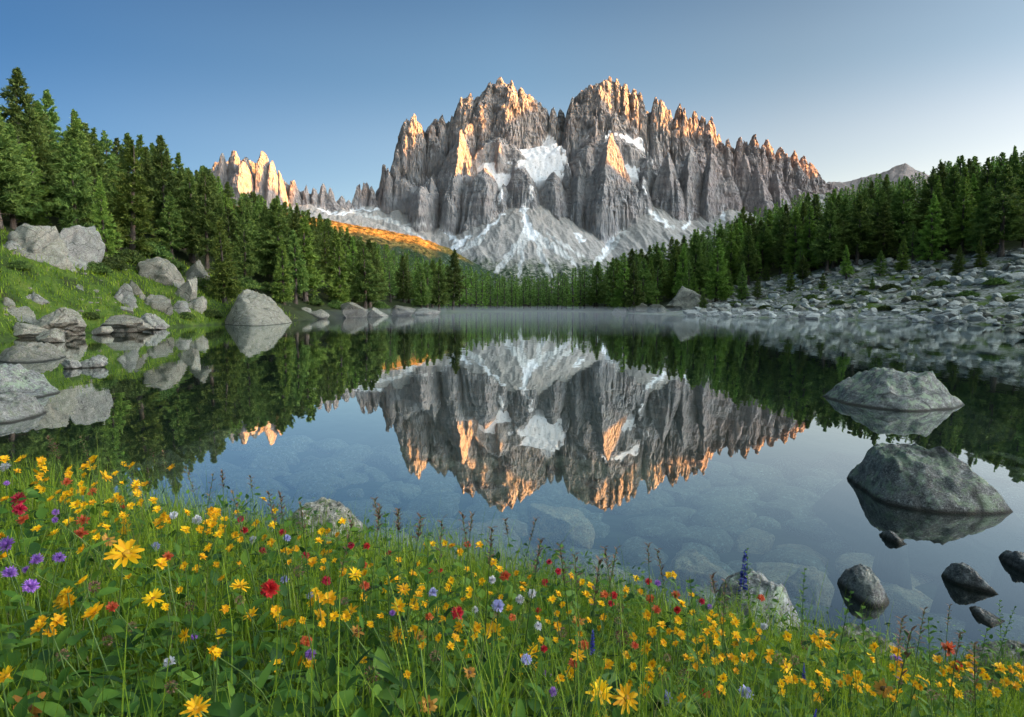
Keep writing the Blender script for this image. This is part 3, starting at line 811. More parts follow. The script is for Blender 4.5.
def tree_arrays(seed, kind, H=12.0, nb=135, ncl=6, nbl=9):
    r = np.random.default_rng(seed)
    # trunk
    zz = np.linspace(0, 0.97, 9) * H
    bend = np.cumsum(r.normal(0, 0.05, (9, 2)), 0)
    pts = np.column_stack([bend[:, 0], bend[:, 1], zz]); pts[0, :2] = 0
    r0 = 0.021 * H
    rad = r0 * (1 - zz / H) ** 0.8 + 0.02; rad[0] *= 1.45
    parts = [tube(pts, rad, 8)]
    t0 = r.uniform(0.10, 0.22) if kind == 'pine' else r.uniform(0.06, 0.14)
    Rm = H * (r.uniform(0.165, 0.22) if kind == 'pine' else r.uniform(0.15, 0.185))
    for k in range(10):
        z = r.uniform(0.05, t0 + 0.12) * H; a = r.uniform(0, 6.28); L = r.uniform(0.5, 1.5)
        c = np.array([math.cos(a), math.sin(a), -0.15])
        parts.append(tube(np.array([[0, 0, z], [c[0] * L * .5, c[1] * L * .5, z - .02], [c[0] * L, c[1] * L, z - 0.12 * L]]), [0.035, 0.02, 0.008], 4))
    tv, tq = join(parts)
    # crown
    tt = np.sort(r.uniform(0, 1, nb) ** 1.12)
    lean = r.uniform(0, 6.28)
    P = []; Dr = []; Tip = []
    lob = [(r.uniform(0, 6.28), r.uniform(0.1, 0.9), r.uniform(0.75, 1.25)) for _ in range(9)]
    for i, t in enumerate(tt):
        z = (t0 + (1 - t0) * t) * H
        a = i * 2.39996 + r.normal(0, 0.5)
        if kind == 'pine':
            prof = (1 - t) ** 0.74 * (0.6 + 0.4 * min(t / 0.18, 1)) * 1.1
        else:
            prof = (1 - t) ** 0.85 * (0.7 + 0.3 * min(t / 0.12, 1))
        g = 1.0
        for la, lt, lg in lob:
            g += (lg - 1) * math.exp(-((math.atan2(math.sin(a - la), math.cos(a - la))) / 0.7) ** 2 - ((t - lt) / 0.13) ** 2) * 1.4
        L = max(Rm * prof * g * r.uniform(0.62, 1.25), 0.16)
        el = (-0.22 + 0.75 * t if kind == 'pine' else -0.35 + 0.75 * t) + r.normal(0, 0.1)
        o = np.array([math.cos(a) * math.cos(el), math.sin(a) * math.cos(el), math.sin(el)])
        side = np.array([-math.sin(a), math.cos(a), 0])
        m = max(2, int(round(ncl * (0.45 + 0.75 * L / Rm))))
        for k in range(m):
            f = (0.28 + 0.72 * (k + r.uniform(0, 1)) / m)
            p = np.array([0, 0, z]) + o * L * f + side * r.normal(0, 0.13) * L * f + np.array([0, 0, 0.10 * L * f * f + r.normal(0, 0.07)])
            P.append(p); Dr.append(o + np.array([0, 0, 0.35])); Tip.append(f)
    # leader
    for k in range(4):
        P.append(np.array([0, 0, H * (0.94 + 0.015 * k)])); Dr.append(np.array([0, 0, 1.2])); Tip.append(1.0)
    P = np.array(P); Dr = np.array(Dr); Tip = np.array(Tip)
    n = len(P)
    D = r.normal(0, 0.62, (n, nbl, 3)) + Dr[:, None, :] * 0.85
    D /= np.linalg.norm(D, axis=2)[:, :, None]
    Ln = r.uniform(0.36, 0.68, (n, nbl, 1)) * (1.12 - 0.72 * np.clip(P[:, 2] / H, 0, 1) ** 2)[:, None, None] * (H / 12.0) * (1.0 if kind == 'pine' else 0.92)
    ref = r.normal(0, 1, (n, nbl, 3)); W = np.cross(D, ref); W /= np.linalg.norm(W, axis=2)[:, :, None]
    wd = r.uniform(0.05, 0.10, (n, nbl, 1)) * (H / 12.0) * (9 / nbl) ** 0.7
    base = P[:, None, :] + r.normal(0, 0.05, (n, nbl, 3))
    v0 = base - W * wd; v1 = base + W * wd; v2 = base + D * Ln
    cv = np.stack([v0, v1, v2], 2).reshape(-1, 3)
    ct = np.arange(len(cv)).reshape(-1, 3)
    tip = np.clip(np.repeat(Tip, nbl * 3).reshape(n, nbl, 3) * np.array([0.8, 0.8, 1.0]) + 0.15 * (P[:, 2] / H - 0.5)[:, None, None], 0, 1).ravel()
    return tv, tq, cv, ct, tip

TREE_H = 12.0
VARS = {'pine': [], 'larch': []}
for k in range(7): VARS['pine'].append(tree_arrays(100 + k, 'pine', nb=155, ncl=7))
for k in range(4): VARS['larch'].append(tree_arrays(200 + k, 'larch', nb=150, ncl=6))
TREE_MESH = {}
for kd in VARS:
    TREE_MESH[kd] = []
    for i, (tv, tq, cv, ct, tip) in enumerate(VARS[kd]):
        mt = mesh_np('trunk', tv, tq, mats=[BARK])
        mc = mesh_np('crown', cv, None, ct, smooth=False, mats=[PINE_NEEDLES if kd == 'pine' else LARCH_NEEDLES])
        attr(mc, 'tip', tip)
        TREE_MESH[kd].append((mt, mc))

N_TREES = 0
def place_tree(x, y, h, kd, label, group, wid=1.0, sink=0.25):
    global N_TREES
    r = random.Random(int(x * 131 + y * 977))
    mt, mc = TREE_MESH[kd][r.randrange(len(TREE_MESH[kd]))]
    root = link('pine_tree' if kd == 'pine' else 'larch_tree', None, loc=(x, y, tz(x, y) - sink), label=label, cat='tree', group=group)
    root.rotation_euler = (r.uniform(-.03, .03), r.uniform(-.03, .03), r.uniform(0, 6.28))
    s = h / TREE_H
    root.scale = (s * wid, s * wid, s)
    link('trunk', mt, root); link('crown', mc, root)
    N_TREES += 1
    return root

SKY_X = [-80, 0, 10, 27, 38, 55, 67, 85, 105, 118, 130, 140, 160, 185, 200, 212, 225, 240, 258, 275, 290, 305, 325, 345, 362, 385, 400, 420, 440, 460, 480, 510, 540, 560,
         580, 600, 620, 640, 660, 680, 700, 720, 740, 760, 780, 800, 820, 845, 870, 895, 920, 945, 960, 975, 1000, 1024, 1100]
SKY_Y = [52, 68, 67, 72, 92, 90, 95, 103, 105, 120, 134, 127, 137, 152, 168, 159, 176, 190, 186, 193, 196, 206, 214, 222, 236, 240, 248, 251, 254, 262, 268, 273, 275, 272,
         265, 255, 250, 242, 233, 228, 222, 213, 205, 207, 198, 192, 192, 182, 172, 176, 168, 150, 150, 158, 148, 135, 110]
def skyline(px): return float(np.interp(px, SKY_X, SKY_Y))

# trees that stand out in front of the woods, each at its own spot
HERO_TREES = [
    (106, 262, 178, 'larch', 0.95, 'slender light green larch alone on the grassy bank above the left rocks'),
    (225, 303, 217, 'larch', 1.0, 'bright green larch standing beside the split slab on the left shore'),
    (284, 304, 233, 'larch', 0.95, 'short bright green larch just right of the split slab'),
    (167, 246, 138, 'pine', 1.0, 'tall pine with a bare lower trunk above the broken outcrop'),
    (306, 302, 212, 'larch', 1.15, 'broad mid green larch behind the small shore boulders on the left'),
    (26, 196, 70, 'pine', 1.15, 'largest dark pine at the upper left edge of the woods'),
    (52, 200, 92, 'pine', 1.0, 'dark pine with an open top second from the left edge'),
    (82, 208, 112, 'larch', 1.25, 'wide yellowish green larch among the dark pines on the left crest'),
    (339, 306, 238, 'larch', 1.0, 'rounded green larch close to the left shoreline'),
    (370, 308, 240, 'pine', 1.1, 'dark rounded pine close to the narrow end of the left shore'),
    (453, 310, 250, 'pine', 1.0, 'dark upright pine rising above the far left shore trees'),
    (768, 266, 211, 'larch', 1.45, 'broad bright green larch in the middle of the right slope'),
    (716, 303, 238, 'larch', 1.2, 'light green larch with a trunk near the right shore'),
    (742, 302, 262, 'pine', 0.9, 'small dark pine alone on the pale scree'),
    (766, 283, 262, 'pine', 1.0, 'tiny dark pine half way up the scree'),
    (930, 264, 196, 'larch', 1.25, 'pointed bright green larch at the upper edge of the scree'),
    (1001, 256, 166, 'pine', 1.2, 'huge dark pine at the right edge above the scree'),
    (651, 305, 258, 'larch', 0.95, 'slim light green larch beside the pale slab on the right shore'),
    (674, 300, 246, 'larch', 1.1, 'mid green larch behind the pale slab on the right shore'),
    (861, 258, 190, 'pine', 1.05, 'dark pine with a visible trunk at the top of the scree'),
    (833, 268, 205, 'pine', 1.15, 'rounded dark pine at the top of the scree left of the visible trunk'),
]
placed = []
for px, pb, pt, kd, wd, lab in HERO_TREES:
    g = on_ground(px, pb, 0.0, tmin=20)
    if g is None or g.y > 260:
        continue
    ztop = at_y(px, pt, g.y).z
    h = max(3.0, (ztop - g.z + 0.25))
    place_tree(g.x, g.y, h, kd, lab, None, wd)
    placed.append((g.x, g.y, h))

for px, pb, hpx, kd in [(693, 306, 34, 'larch'), (757, 300, 22, 'pine'), (790, 292, 26, 'larch'), (803, 284, 30, 'pine'), (822, 290, 18, 'pine'), (846, 279, 34, 'larch'), (880, 276, 26, 'pine'), (902, 272, 36, 'larch'),
                        (958, 275, 30, 'pine'), (728, 298, 30, 'pine'), (872, 290, 14, 'pine'), (980, 268, 34, 'larch'), (703, 310, 20, 'pine'), (780, 274, 40, 'pine')]:
    g = on_ground(px, pb, 0.0, tmin=20)
    if g is not None and g.y < 260:
        place_tree(g.x, g.y, hpx * g.y / FPX, kd, 'small ' + ('light green larch' if kd == 'larch' else 'dark green pine') + ' growing among the stones of the right scree', 'small trees in the scree' + (' (larches)' if kd == 'larch' else ''), 1.15)
        placed.append((g.x, g.y, 5.0))

# the woods: candidates sorted near to far, kept where they show
def forest_candidates():
    r = np.random.default_rng(11)
    n = 9000
    x = r.uniform(-150, 190, n); y = r.uniform(36, 290, n)
    d = lake_dist(x, y)
    px, _ = project(x, y, np.full(n, 3.0))
    ok = (px > -70) & (px < 1094) & (d > 2.5)
    nz = noise2(x * 0.06, y * 0.06, 61)
    left = x < 4
    dmin = np.where(left, np.interp(y, [36, 60, 80, 95, 115, 150], [26, 25, 21, 11, 5, 4]), np.interp(y, [36, 80, 100, 120, 140, 160], [40, 20, 10, 6, 4, 4]))
    ok &= d > dmin + 4 * nz
    tl = np.interp(px, [600, 640, 680, 720, 740, 800, 870, 950, 1024, 1100], [400, 314, 303, 302, 287, 279, 266, 263, 252, 240])
    _, pby = project(x, y, terrain(x, y))
    ok &= (px < 620) | (pby < tl + 5 * nz)
    # clearing at the head of the lake
    ok &= ~((np.abs(px - 545) < 62) & (y > 150) & (y < 178))
    return x[ok], y[ok], px[ok]
fx, fy, fpx = forest_candidates()
order = np.argsort(fy + 0.15 * np.abs(fx))
colsky = np.full(1200, 400.0)          # highest tree top so far in each picture column
rr = random.Random(5)
forest_list = []
for i in order:
    x, y, px = float(fx[i]), float(fy[i]), float(fpx[i])
    sp = 3.1 + 0.006 * y
    if any(abs(x - a) < sp and abs(y - b) < sp and (x - a) ** 2 + (y - b) ** 2 < sp * sp for a, b, _ in placed[-420:]): continue
    z = tz(x, y)
    h = rr.uniform(9.0, 16.0)
    if rr.random() < 0.12: h *= 0.65
    lim = at_y(px, skyline(px) + rr.uniform(0, 9) + (6 if rr.random() < 0.4 else 0), y).z - z
    h = min(h, lim)
    if h < 3.2: continue
    _, pt = project(x, y, z + h); _, pb = project(x, y, z)
    w = 0.17 * h * FPX / y
    lo, hi = int(max(0, px - w * 0.6 + 80)), int(min(1199, px + w * 0.6 + 81))
    if hi <= lo: continue
    if np.median(colsky[lo:hi]) < pt + 3.0: continue
    ww = int(w * 0.45)
    c0 = int(px + 80)
    colsky[max(0, c0 - ww):c0 + ww + 1] = np.minimum(colsky[max(0, c0 - ww):c0 + ww + 1], pt + 4)
    placed.append((x, y, h))
    forest_list.append((x, y, h, px, h * FPX / y))
forest_list.sort(key=lambda q: -q[4])
FL = {('pine', 0): 'dark green stone pine in the dense woods on the left slope', ('larch', 0): 'lighter green larch among the pines on the left slope',
      ('pine', 1): 'dark green stone pine in the woods on the right slope', ('larch', 1): 'lighter green larch among the pines on the right slope',
      ('pine', 2): 'small dark pine in the line of woods behind the far shore', ('larch', 2): 'small light green larch behind the far shore'}
FG = {0: 'trees on the left slope', 1: 'trees on the right slope', 2: 'trees behind the far shore'}
rest = []
n_pine = 0
for k, (x, y, h, px, hp) in enumerate(forest_list):
    kd = 'larch' if rr.random() < 0.32 else 'pine'
    zone = 2 if 420 < px < 600 else (0 if px < 500 else 1)
    if k < 250:
        place_tree(x, y, h, kd, FL[(kd, zone)], FG[zone] + (' (larches)' if kd == 'larch' else ''), rr.uniform(0.95, 1.3))
    else:
        rest.append((x, y, h, kd))
# whatever is left is one mass of woods
if rest:
    low = {'pine': [tree_arrays(300 + k, 'pine', nb=70, ncl=4, nbl=6) for k in range(4)], 'larch': [tree_arrays(320 + k, 'larch', nb=70, ncl=4, nbl=6) for k in range(2)]}
    V, Q, T, MQ, MT, TP, off = [], [], [], [], [], [], 0
    for x, y, h, kd in rest:
        tv, tq, cv, ct, tip = low[kd][rr.randrange(len(low[kd]))]
        a = rr.uniform(0, 6.28); s = h / TREE_H; w = s * rr.uniform(1, 1.25)
        m = np.array([[math.cos(a) * w, -math.sin(a) * w, 0], [math.sin(a) * w, math.cos(a) * w, 0], [0, 0, s]])
        p = np.array([x, y, tz(x, y) - 0.25])
        V.append(tv @ m.T + p); Q.append(tq + off); off += len(tv); MQ.append(np.zeros(len(tq))); TP.append(np.zeros(len(tv)))
        V.append(cv @ m.T + p); T.append(ct + off); off += len(cv); MT.append(np.full(len(ct), 1 if kd == 'pine' else 2)); TP.append(tip)
    me = mesh_np('forest', np.concatenate(V), np.concatenate(Q), np.concatenate(T), smooth=False, mats=[BARK, PINE_NEEDLES, LARCH_NEEDLES], matidx=np.concatenate(MQ + MT))
    attr(me, 'tip', np.concatenate(TP))
    link('forest', me, kind='stuff', label='far small conifers filling the woods behind the lake')
print('TREES', N_TREES, 'rest', len(rest))

# small far trees on the golden hill
def hill_woods():
    hill = bpy.data.objects['hill'].data
    n = len(hill.vertices); co = np.empty(n * 3, np.float32); hill.vertices.foreach_get('co', co); co = co.reshape(-1, 3)
    r = np.random.default_rng(91)
    px, py = project(co[:, 0], co[:, 1], co[:, 2])
    top = np.interp(px, [120, 220, 300, 340, 380, 420, 450, 480, 530], [196, 204, 216, 223, 230, 238, 249, 266, 292])
    dn = np.clip((py - top - 9) / 10, 0.035, 1)
    ok = (co[:, 1] > 1180) & (co[:, 1] < 1408) & (co[:, 2] > 0) & (px > 285) & (px < 525) & (r.uniform(0, 1, n) < dn * 0.055)
    P = co[ok]
    low = [tree_arrays(340 + k, 'pine', nb=26, ncl=3, nbl=4) for k in range(3)]
    V, T, TP, off = [], [], [], 0
    for x, y, z in P[:900]:
        tv, tq, cv, ct, tip = low[int(r.integers(0, 3))]
        h = r.uniform(7, 13) / TREE_H; a = r.uniform(0, 6.28); w = h * 1.5
        m = np.array([[math.cos(a) * w, -math.sin(a) * w, 0], [math.sin(a) * w, math.cos(a) * w, 0], [0, 0, h]])
        V.append(cv @ m.T + np.array([x, y, z - 0.8])); T.append(ct + off); off += len(cv); TP.append(tip)
    me = mesh_np('woods', np.concatenate(V), None, np.concatenate(T), smooth=False, mats=[PINE_NEEDLES]); attr(me, 'tip', np.concatenate(TP))
    link('woods', me, kind='stuff', label='distant woods on the hill below the left peaks')
    print('HILL', len(P))
hill_woods()
# ------------------------------------------------------------------ rocks
def rock_material(name, dark, mid, light, lichen, lich_amt=0.5, wet=True, joint=0.32):
    N = NM(name); p = N.coord()
    oi = N.add('ShaderNodeObjectInfo').outputs['Random']
    geo = N.add('ShaderNodeNewGeometry')
    gp = geo.outputs['Position']
    n1 = N.noise(gp, 1.7, 7, 0.65); n2 = N.noise(gp, 9.0, 6, 0.7); n3 = N.noise(gp, 38.0, 4, 0.7)
    c = N.ramp(N.mix(0.6, n1, n2), [(0.36, dark), (0.5, mid), (0.62, light)])
    sp = N.ramp(N.mix(0.5, n3, N.noise(gp, 90.0, 3, 0.7)), [(0.38, (0.28, 0.28, 0.28)), (0.5, (1, 1, 1)), (0.62, (1.7, 1.7, 1.65))])
    c = N.mix(1.0, c, sp, 'MULTIPLY')
    nz = N.add('ShaderNodeSeparateXYZ'); N.l.new(geo.outputs['Normal'], nz.inputs[0])
    lm = N.math('MULTIPLY', N.maprange(N.noise(gp, 4.0, 8, 0.78), 0.50, 0.56), N.maprange(nz.outputs[2], -0.1, 0.5))
    c = N.mix(N.math('MULTIPLY', lm, lich_amt), c, lichen)
    wl2 = N.math('MULTIPLY', N.maprange(N.noise(gp, 13.0, 6, 0.8), 0.56, 0.60), 0.75 * lich_amt)
    c = N.mix(wl2, c, (0.50, 0.51, 0.46))
    dk = N.math('MULTIPLY', N.maprange(N.noise(gp, 7.0, 7, 0.8), 0.57, 0.62), 0.75)
    c = N.mix(dk, c, tuple(q * 0.45 for q in dark))
    wrp = N.add('ShaderNodeVectorMath', operation='ADD'); N.l.new(gp, wrp.inputs[0])
    wn3 = N.add('ShaderNodeTexNoise'); N.l.new(gp, wn3.inputs['Vector']); wn3.inputs['Scale'].default_value = 0.8; wn3.inputs['Detail'].default_value = 5
    N.l.new(wn3.outputs[1], wrp.inputs[1])
    ed = N.vor(N.mapping(wrp.outputs[0], (1, 1, 1.5)), joint, 'DISTANCE_TO_EDGE')
    ck = N.maprange(ed, 0.004, 0.030, 1, 0)
    c = N.mix(N.math('MULTIPLY', ck, N.maprange(n1, 0.42, 0.56, 0.0, 0.75)), c, tuple(q * 0.3 for q in dark))
    if wet:
        pz = N.add('ShaderNodeSeparateXYZ'); N.l.new(gp, pz.inputs[0])
        wl_ = N.maprange(N.math('ADD', pz.outputs[2], N.math('MULTIPLY', n1, 0.05)), 0.045, 0.10, 1, 0)
        c = N.mix(wl_, c, (0.035, 0.032, 0.024))
    hs = N.add('ShaderNodeHueSaturation'); N.put(hs.inputs['Value'], N.maprange(oi, 0, 1, 0.82, 1.18)); N.put(hs.inputs['Color'], c)
    nrm = N.bump(N.math('SUBTRACT', N.mix(0.5, n2, n3), N.math('MULTIPLY', ck, 0.3)), 1.0, 0.06)
    return N.fin(hs.outputs[0], 0.85, 0.25, nrm)
ROCK = rock_material('granite', (0.09, 0.085, 0.078), (0.21, 0.20, 0.18), (0.33, 0.315, 0.285), (0.19, 0.215, 0.13), 0.55)
ROCK_PALE = rock_material('pale_granite', (0.10, 0.092, 0.076), (0.215, 0.197, 0.16), (0.32, 0.295, 0.245), (0.14, 0.15, 0.085), 0.65)
ROCK_DARK = rock_material('dark_granite', (0.075, 0.07, 0.065), (0.17, 0.16, 0.15), (0.29, 0.275, 0.255), (0.24, 0.25, 0.20), 0.5)
ROCK_LICHEN = rock_material('lichened_granite', (0.07, 0.068, 0.062), (0.17, 0.165, 0.155), (0.29, 0.285, 0.265), (0.25, 0.31, 0.20), 0.85)
ROCK_SUNK = rock_material('submerged_rock', (0.07, 0.06, 0.04), (0.15, 0.13, 0.09), (0.24, 0.21, 0.155), (0.10, 0.095, 0.06), 0.6, wet=False, joint=0.02)
ROCK_BROWN = rock_material('brown_sunken_rock', (0.20, 0.125, 0.075), (0.36, 0.24, 0.145), (0.48, 0.34, 0.22), (0.24, 0.20, 0.11), 0.5, wet=False, joint=0.02)

SCREE_M = rock_material('scree_stone', (0.25, 0.24, 0.215), (0.42, 0.405, 0.365), (0.54, 0.52, 0.475), (0.36, 0.36, 0.28), 0.4)

def rock_np(seed, sub=4, cuts=9, rough=0.06, lo=0.5, hi=0.85, cracks=0.0):
    bm = bmesh.new(); bmesh.ops.create_icosphere(bm, subdivisions=sub, radius=1.0)
    v = np.array([q.co[:] for q in bm.verts]); f = np.array([[q.index for q in fc.verts] for fc in bm.faces]); bm.free()
    r = np.random.default_rng(seed)
    for k in range(cuts):
        n = r.normal(0, 1, 3); n[2] = n[2] * 0.7 + 0.15; n /= np.linalg.norm(n); c = r.uniform(lo, hi)
        e = v @ n - c
        v = v - np.where(e > 0, e * 0.93, 0)[:, None] * n
    v = v * (1 + 0.09 * noise3(v * 1.3 + seed, seed))[:, None]
    nrm = v / np.linalg.norm(v, axis=1)[:, None]
    v = v + nrm * (rough * noise3(v * 3.5 + seed, seed + 1) + rough * 0.6 * noise3(v * 8 + seed, seed + 2) + rough * 0.35 * noise3(v * 17 + seed, seed + 3) - rough * 0.9 * np.abs(noise3(v * np.array([2.2, 2.2, 4.5]) + seed, seed + 4)) + rough * 0.5 * np.abs(noise3(v * 5.5 + seed, seed + 5)))[:, None]
    if cracks:
        for k in range(3):
            n = r.normal(0, 1, 3); n[2] *= 0.5; n /= np.linalg.norm(n)
            e = np.abs(v @ n - r.uniform(-0.35, 0.35) + 0.06 * noise3(v * 2.5, seed + 8 + k))
            v = v - nrm * (cracks * np.exp(-(e / 0.045) ** 2))[:, None]
    v = v - (v.max(0) + v.min(0)) / 2
    v = v / (v.max(0) - v.min(0))
    return v, f

ROCK_MESH = {}
def rock_variant(key, mat, sub, **kw):
    k = (key, mat.name, sub)
    if k not in ROCK_MESH:
        v, f = rock_np(key, sub, **kw)
        ROCK_MESH[k] = mesh_np('rock', v, None, f, mats=[mat])
    return ROCK_MESH[k]

def place_rock(name, x0, x1, yt, yb, label, mat, cat='boulder', group=None, water=False, depth=0.8, sub=5, seed=None, rot=0.0, tilt=0.0, sink=0.35, base_z=None, cuts=18, cracks=0.05, rough=0.045):
    """a rock by the box it fills in the picture: stands on the water or on the ground"""
    cx = (x0 + x1) / 2
    if base_z is not None: g = at_z(cx, yb, base_z)
    elif water: g = at_z(cx, yb, 0.0)
    else:
        g = on_ground(cx, yb, 0.0)
        if g is None: return None
    w = (x1 - x0) * g.y / FPX
    dp = w * depth
    yc = g.y + dp * 0.38
    H = at_y(cx, yt, yc).z - g.z
    H = max(H, 0.05)
    tot = H * (1 + sink)
    key = seed if seed is not None else int(cx * 7 + yb * 13)
    me = rock_variant(key, mat, sub, cuts=cuts, cracks=cracks, rough=rough, lo=0.36, hi=0.74)
    xs = (cx - 512) / FPX * (yc)
    o = link(name, me, loc=(xs, yc, g.z + H - tot / 2), label=label, cat=cat, group=group)
    o.scale = (w * 1.06, dp * 1.06, tot)
    o.rotation_euler = (0, R(tilt), R(rot))
    return o

def mound_rock(name, foot, top, label, mat, cat='boulder', seed=0, power=1.7, below=0.5, back=0.55):
    """a rock standing in the lake: water-line points seen in the picture (front edge, left to right) and the points of its crest"""
    F = [at_z(px, py, 0.0) for px, py in foot]
    front = np.array([(q.x, q.y) for q in F])
    wid = front[-1, 0] - front[0, 0]
    l, r_ = front[0], front[-1]
    t = np.linspace(0, 1, 9)[1:-1]
    ym = max(l[1], r_[1])
    rearc = np.array([(r_[0] + (l[0] - r_[0]) * q, (r_[1] + (l[1] - r_[1]) * q) + wid * back * math.sin(math.pi * q) ** 0.8) for q in t])
    poly = np.concatenate([front, rearc])
    poly = np.array(_dense(poly, 3))
    cen = poly.mean(0)
    mid_y = cen[1]
    C = [at_y(px, py, mid_y) for px, py in top]
    crest = np.array([(q.x, q.y, q.z) for q in C])
    n_a, n_r = 128, 34
    ang = np.linspace(0, 2 * math.pi, n_a, endpoint=False)
    pa = np.arctan2(poly[:, 1] - cen[1], poly[:, 0] - cen[0]); pr = np.hypot(poly[:, 0] - cen[0], poly[:, 1] - cen[1])
    o = np.argsort(pa)
    rad = np.interp(ang, np.concatenate([pa[o] - 2 * math.pi, pa[o], pa[o] + 2 * math.pi]) , np.tile(pr[o], 3))
    rho = np.concatenate([np.linspace(0.0, 1.0, n_r), [1.1, 1.3, 1.6]])
    A, Q = np.meshgrid(ang, rho)
    X = cen[0] + np.cos(A) * rad[None, :] * Q; Y = cen[1] + np.sin(A) * rad[None, :] * Q
    cz = np.interp(X, crest[:, 0], crest[:, 2])
    ends = np.clip(np.minimum((X - poly[:, 0].min()) / max(crest[0, 0] - poly[:, 0].min(), 1e-3), (poly[:, 0].max() - X) / max(poly[:, 0].max() - crest[-1, 0], 1e-3)), 0, 1)
    shape = (1 - np.clip(Q, 0, 1) ** power)
    yy = (Y - mid_y) / (wid * 0.5)
    lat = 1 - np.clip(np.abs(yy), 0, 1) ** 2 * 0.3
    Zm = cz * np.minimum(ends ** 0.85, 1) * np.clip(shape * 1.9, 0, 1) ** 0.75 * lat
    Zm = np.where(Q > 1, -(Q - 1) * below * 2.2, Zm)
    v = np.stack([X, Y, Zm], -1).reshape(-1, 3)
    sc = 1.0 / max(wid, 0.1)
    w = (v - np.array([cen[0], cen[1], 0])) * sc
    amp = wid * np.clip(Zm.ravel() / max(crest[:, 2].max(), 0.05) + 0.25, 0.1, 1)
    d = 0.034 * noise3(w * 4 + seed, seed) - 0.045 * np.abs(noise3(w * np.array([5, 5, 8]) + seed, seed + 1)) - 0.014 * np.abs(noise3(w * 11 + seed, seed + 7)) + 0.018 * noise3(w * 13 + seed, seed + 2) + 0.012 * noise3(w * 30 + seed, seed + 3)
    v[:, 2] += d * amp * 1.3
    v[:, :2] += (0.018 * np.stack([noise3(w * 8 + 5, seed + 5), noise3(w * 8 + 9, seed + 6)], -1)) * wid
    v = v - np.array([cen[0], cen[1], 0])
    nr = len(rho)
    i = np.arange(nr - 1)[:, None] * n_a; k = np.arange(n_a)[None]
    quads = np.stack([i + k, i + (k + 1) % n_a, i + n_a + (k + 1) % n_a, i + n_a + k], -1).reshape(-1, 4)
    me = mesh_np('rock', v, quads[:, ::-1], mats=[mat])
    return link(name, me, loc=(cen[0], cen[1], 0), label=label, cat=cat)

# boulders standing in the lake on the right
mound_rock('boulder', [(821, 398), (850, 405), (900, 411), (940, 410), (966, 405)], [(838, 388), (866, 373), (893, 369), (908, 367), (925, 369), (940, 378), (955, 396)], 'long domed boulder with greenish lichen, farthest out in the lake on the right', ROCK_LICHEN, seed=51)
mound_rock('boulder', [(846, 477), (866, 492), (892, 506), (950, 514), (1012, 512)], [(862, 468), (882, 452), (896, 446), (930, 444), (960, 447), (978, 459), (998, 490)], 'largest boulder in the lake, grey with a sloping lichened back', ROCK_LICHEN, seed=63, back=0.4)
mound_rock('rock', [(879, 535), (890, 541), (899, 545), (907, 544)], [(884, 532), (890, 530), (897, 534)], 'small dark rock peeking out of the water below the largest boulder', ROCK_DARK, cat='rock', seed=12, back=0.35)
mound_rock('rock', [(837, 583), (848, 592), (864, 605), (880, 608), (890, 602)], [(846, 574), (858, 566), (868, 565), (876, 572), (884, 588)], 'dark blunt rock in shallow water nearest the flowers on the right', ROCK_DARK, cat='rock', seed=25, back=0.5)
mound_rock('rock', [(941, 576), (955, 584), (975, 590), (999, 595)], [(948, 567), (957, 562), (970, 566), (985, 580)], 'dark wedge-shaped rock pointing right in the shallow water', ROCK_DARK, cat='rock', seed=31, back=0.3)
mound_rock('rock', [(998, 557), (1012, 567), (1030, 576), (1052, 578)], [(1008, 553), (1018, 551), (1034, 556)], 'dark rock cut off by the right edge of the view', ROCK_DARK, cat='rock', seed=44, back=0.4)
mound_rock('rock', [(969, 608), (978, 619), (992, 627), (1005, 621)], [(974, 607), (984, 609), (996, 615)], 'thin dark rock sliver lowest in the water on the right', ROCK_DARK, cat='rock', seed=58, back=0.25)
# rocks at the flower bank
mound_rock('boulder', [(706, 624), (735, 636), (775, 640), (808, 628)], [(712, 594), (728, 579), (752, 572), (778, 578), (798, 602)], 'pale lichen-spotted boulder rising from the flower bank by the tall blue spike', ROCK_LICHEN, seed=71, back=0.55)
mound_rock('boulder', [(268, 538), (305, 550), (345, 548), (370, 532)], [(282, 517), (303, 503), (322, 499), (340, 503), (357, 516)], 'speckled tan boulder at the water edge behind the flowers', ROCK_PALE, seed=83, back=0.5)
mound_rock('rock', [(808, 652), (845, 672), (890, 674), (915, 656)], [(828, 640), (850, 630), (870, 629), (895, 641)], 'low pale rock lying in the bank between flowers and water on the right', ROCK_PALE, cat='rock', seed=91, back=0.4)
mound_rock('rock', [(955, 672), (990, 690), (1030, 692), (1075, 680)], [(972, 658), (1000, 648), (1030, 644), (1055, 655)], 'pale rock half covered by plants at the lower right edge', ROCK_PALE, cat='rock', seed=97, back=0.4)
# near left rocks
mound_rock('boulder', [(-45, 396), (0, 400), (25, 401), (45, 398), (57, 394)], [(-30, 372), (-5, 365), (10, 366), (25, 375), (42, 386)], 'upper of the two big lichened boulders at the left edge', ROCK_LICHEN, seed=104)
mound_rock('boulder', [(-50, 420), (-10, 424), (20, 422), (38, 417), (46, 412)], [(-30, 398), (0, 393), (14, 395), (28, 400), (40, 407)], 'lower grey boulder at the left edge just above the flowers', ROCK, seed=113)
mound_rock('boulder', [(-12, 359), (10, 363), (32, 364), (52, 361), (66, 357)], [(5, 352), (22, 344), (34, 342), (46, 346), (58, 353)], 'flat tan boulder reaching into the small cove on the left', ROCK_PALE, seed=122)
place_rock('rock', 77, 105, 355, 368, 'small dark rock in the water right of the flat cove boulder', ROCK, cat='rock', water=True, depth=0.8, seed=127)
place_rock('rock', 62, 78, 359, 369, 'tiny rock in the water between the flat boulder and the small dark rock', ROCK, cat='rock', water=True, depth=0.8, seed=128)
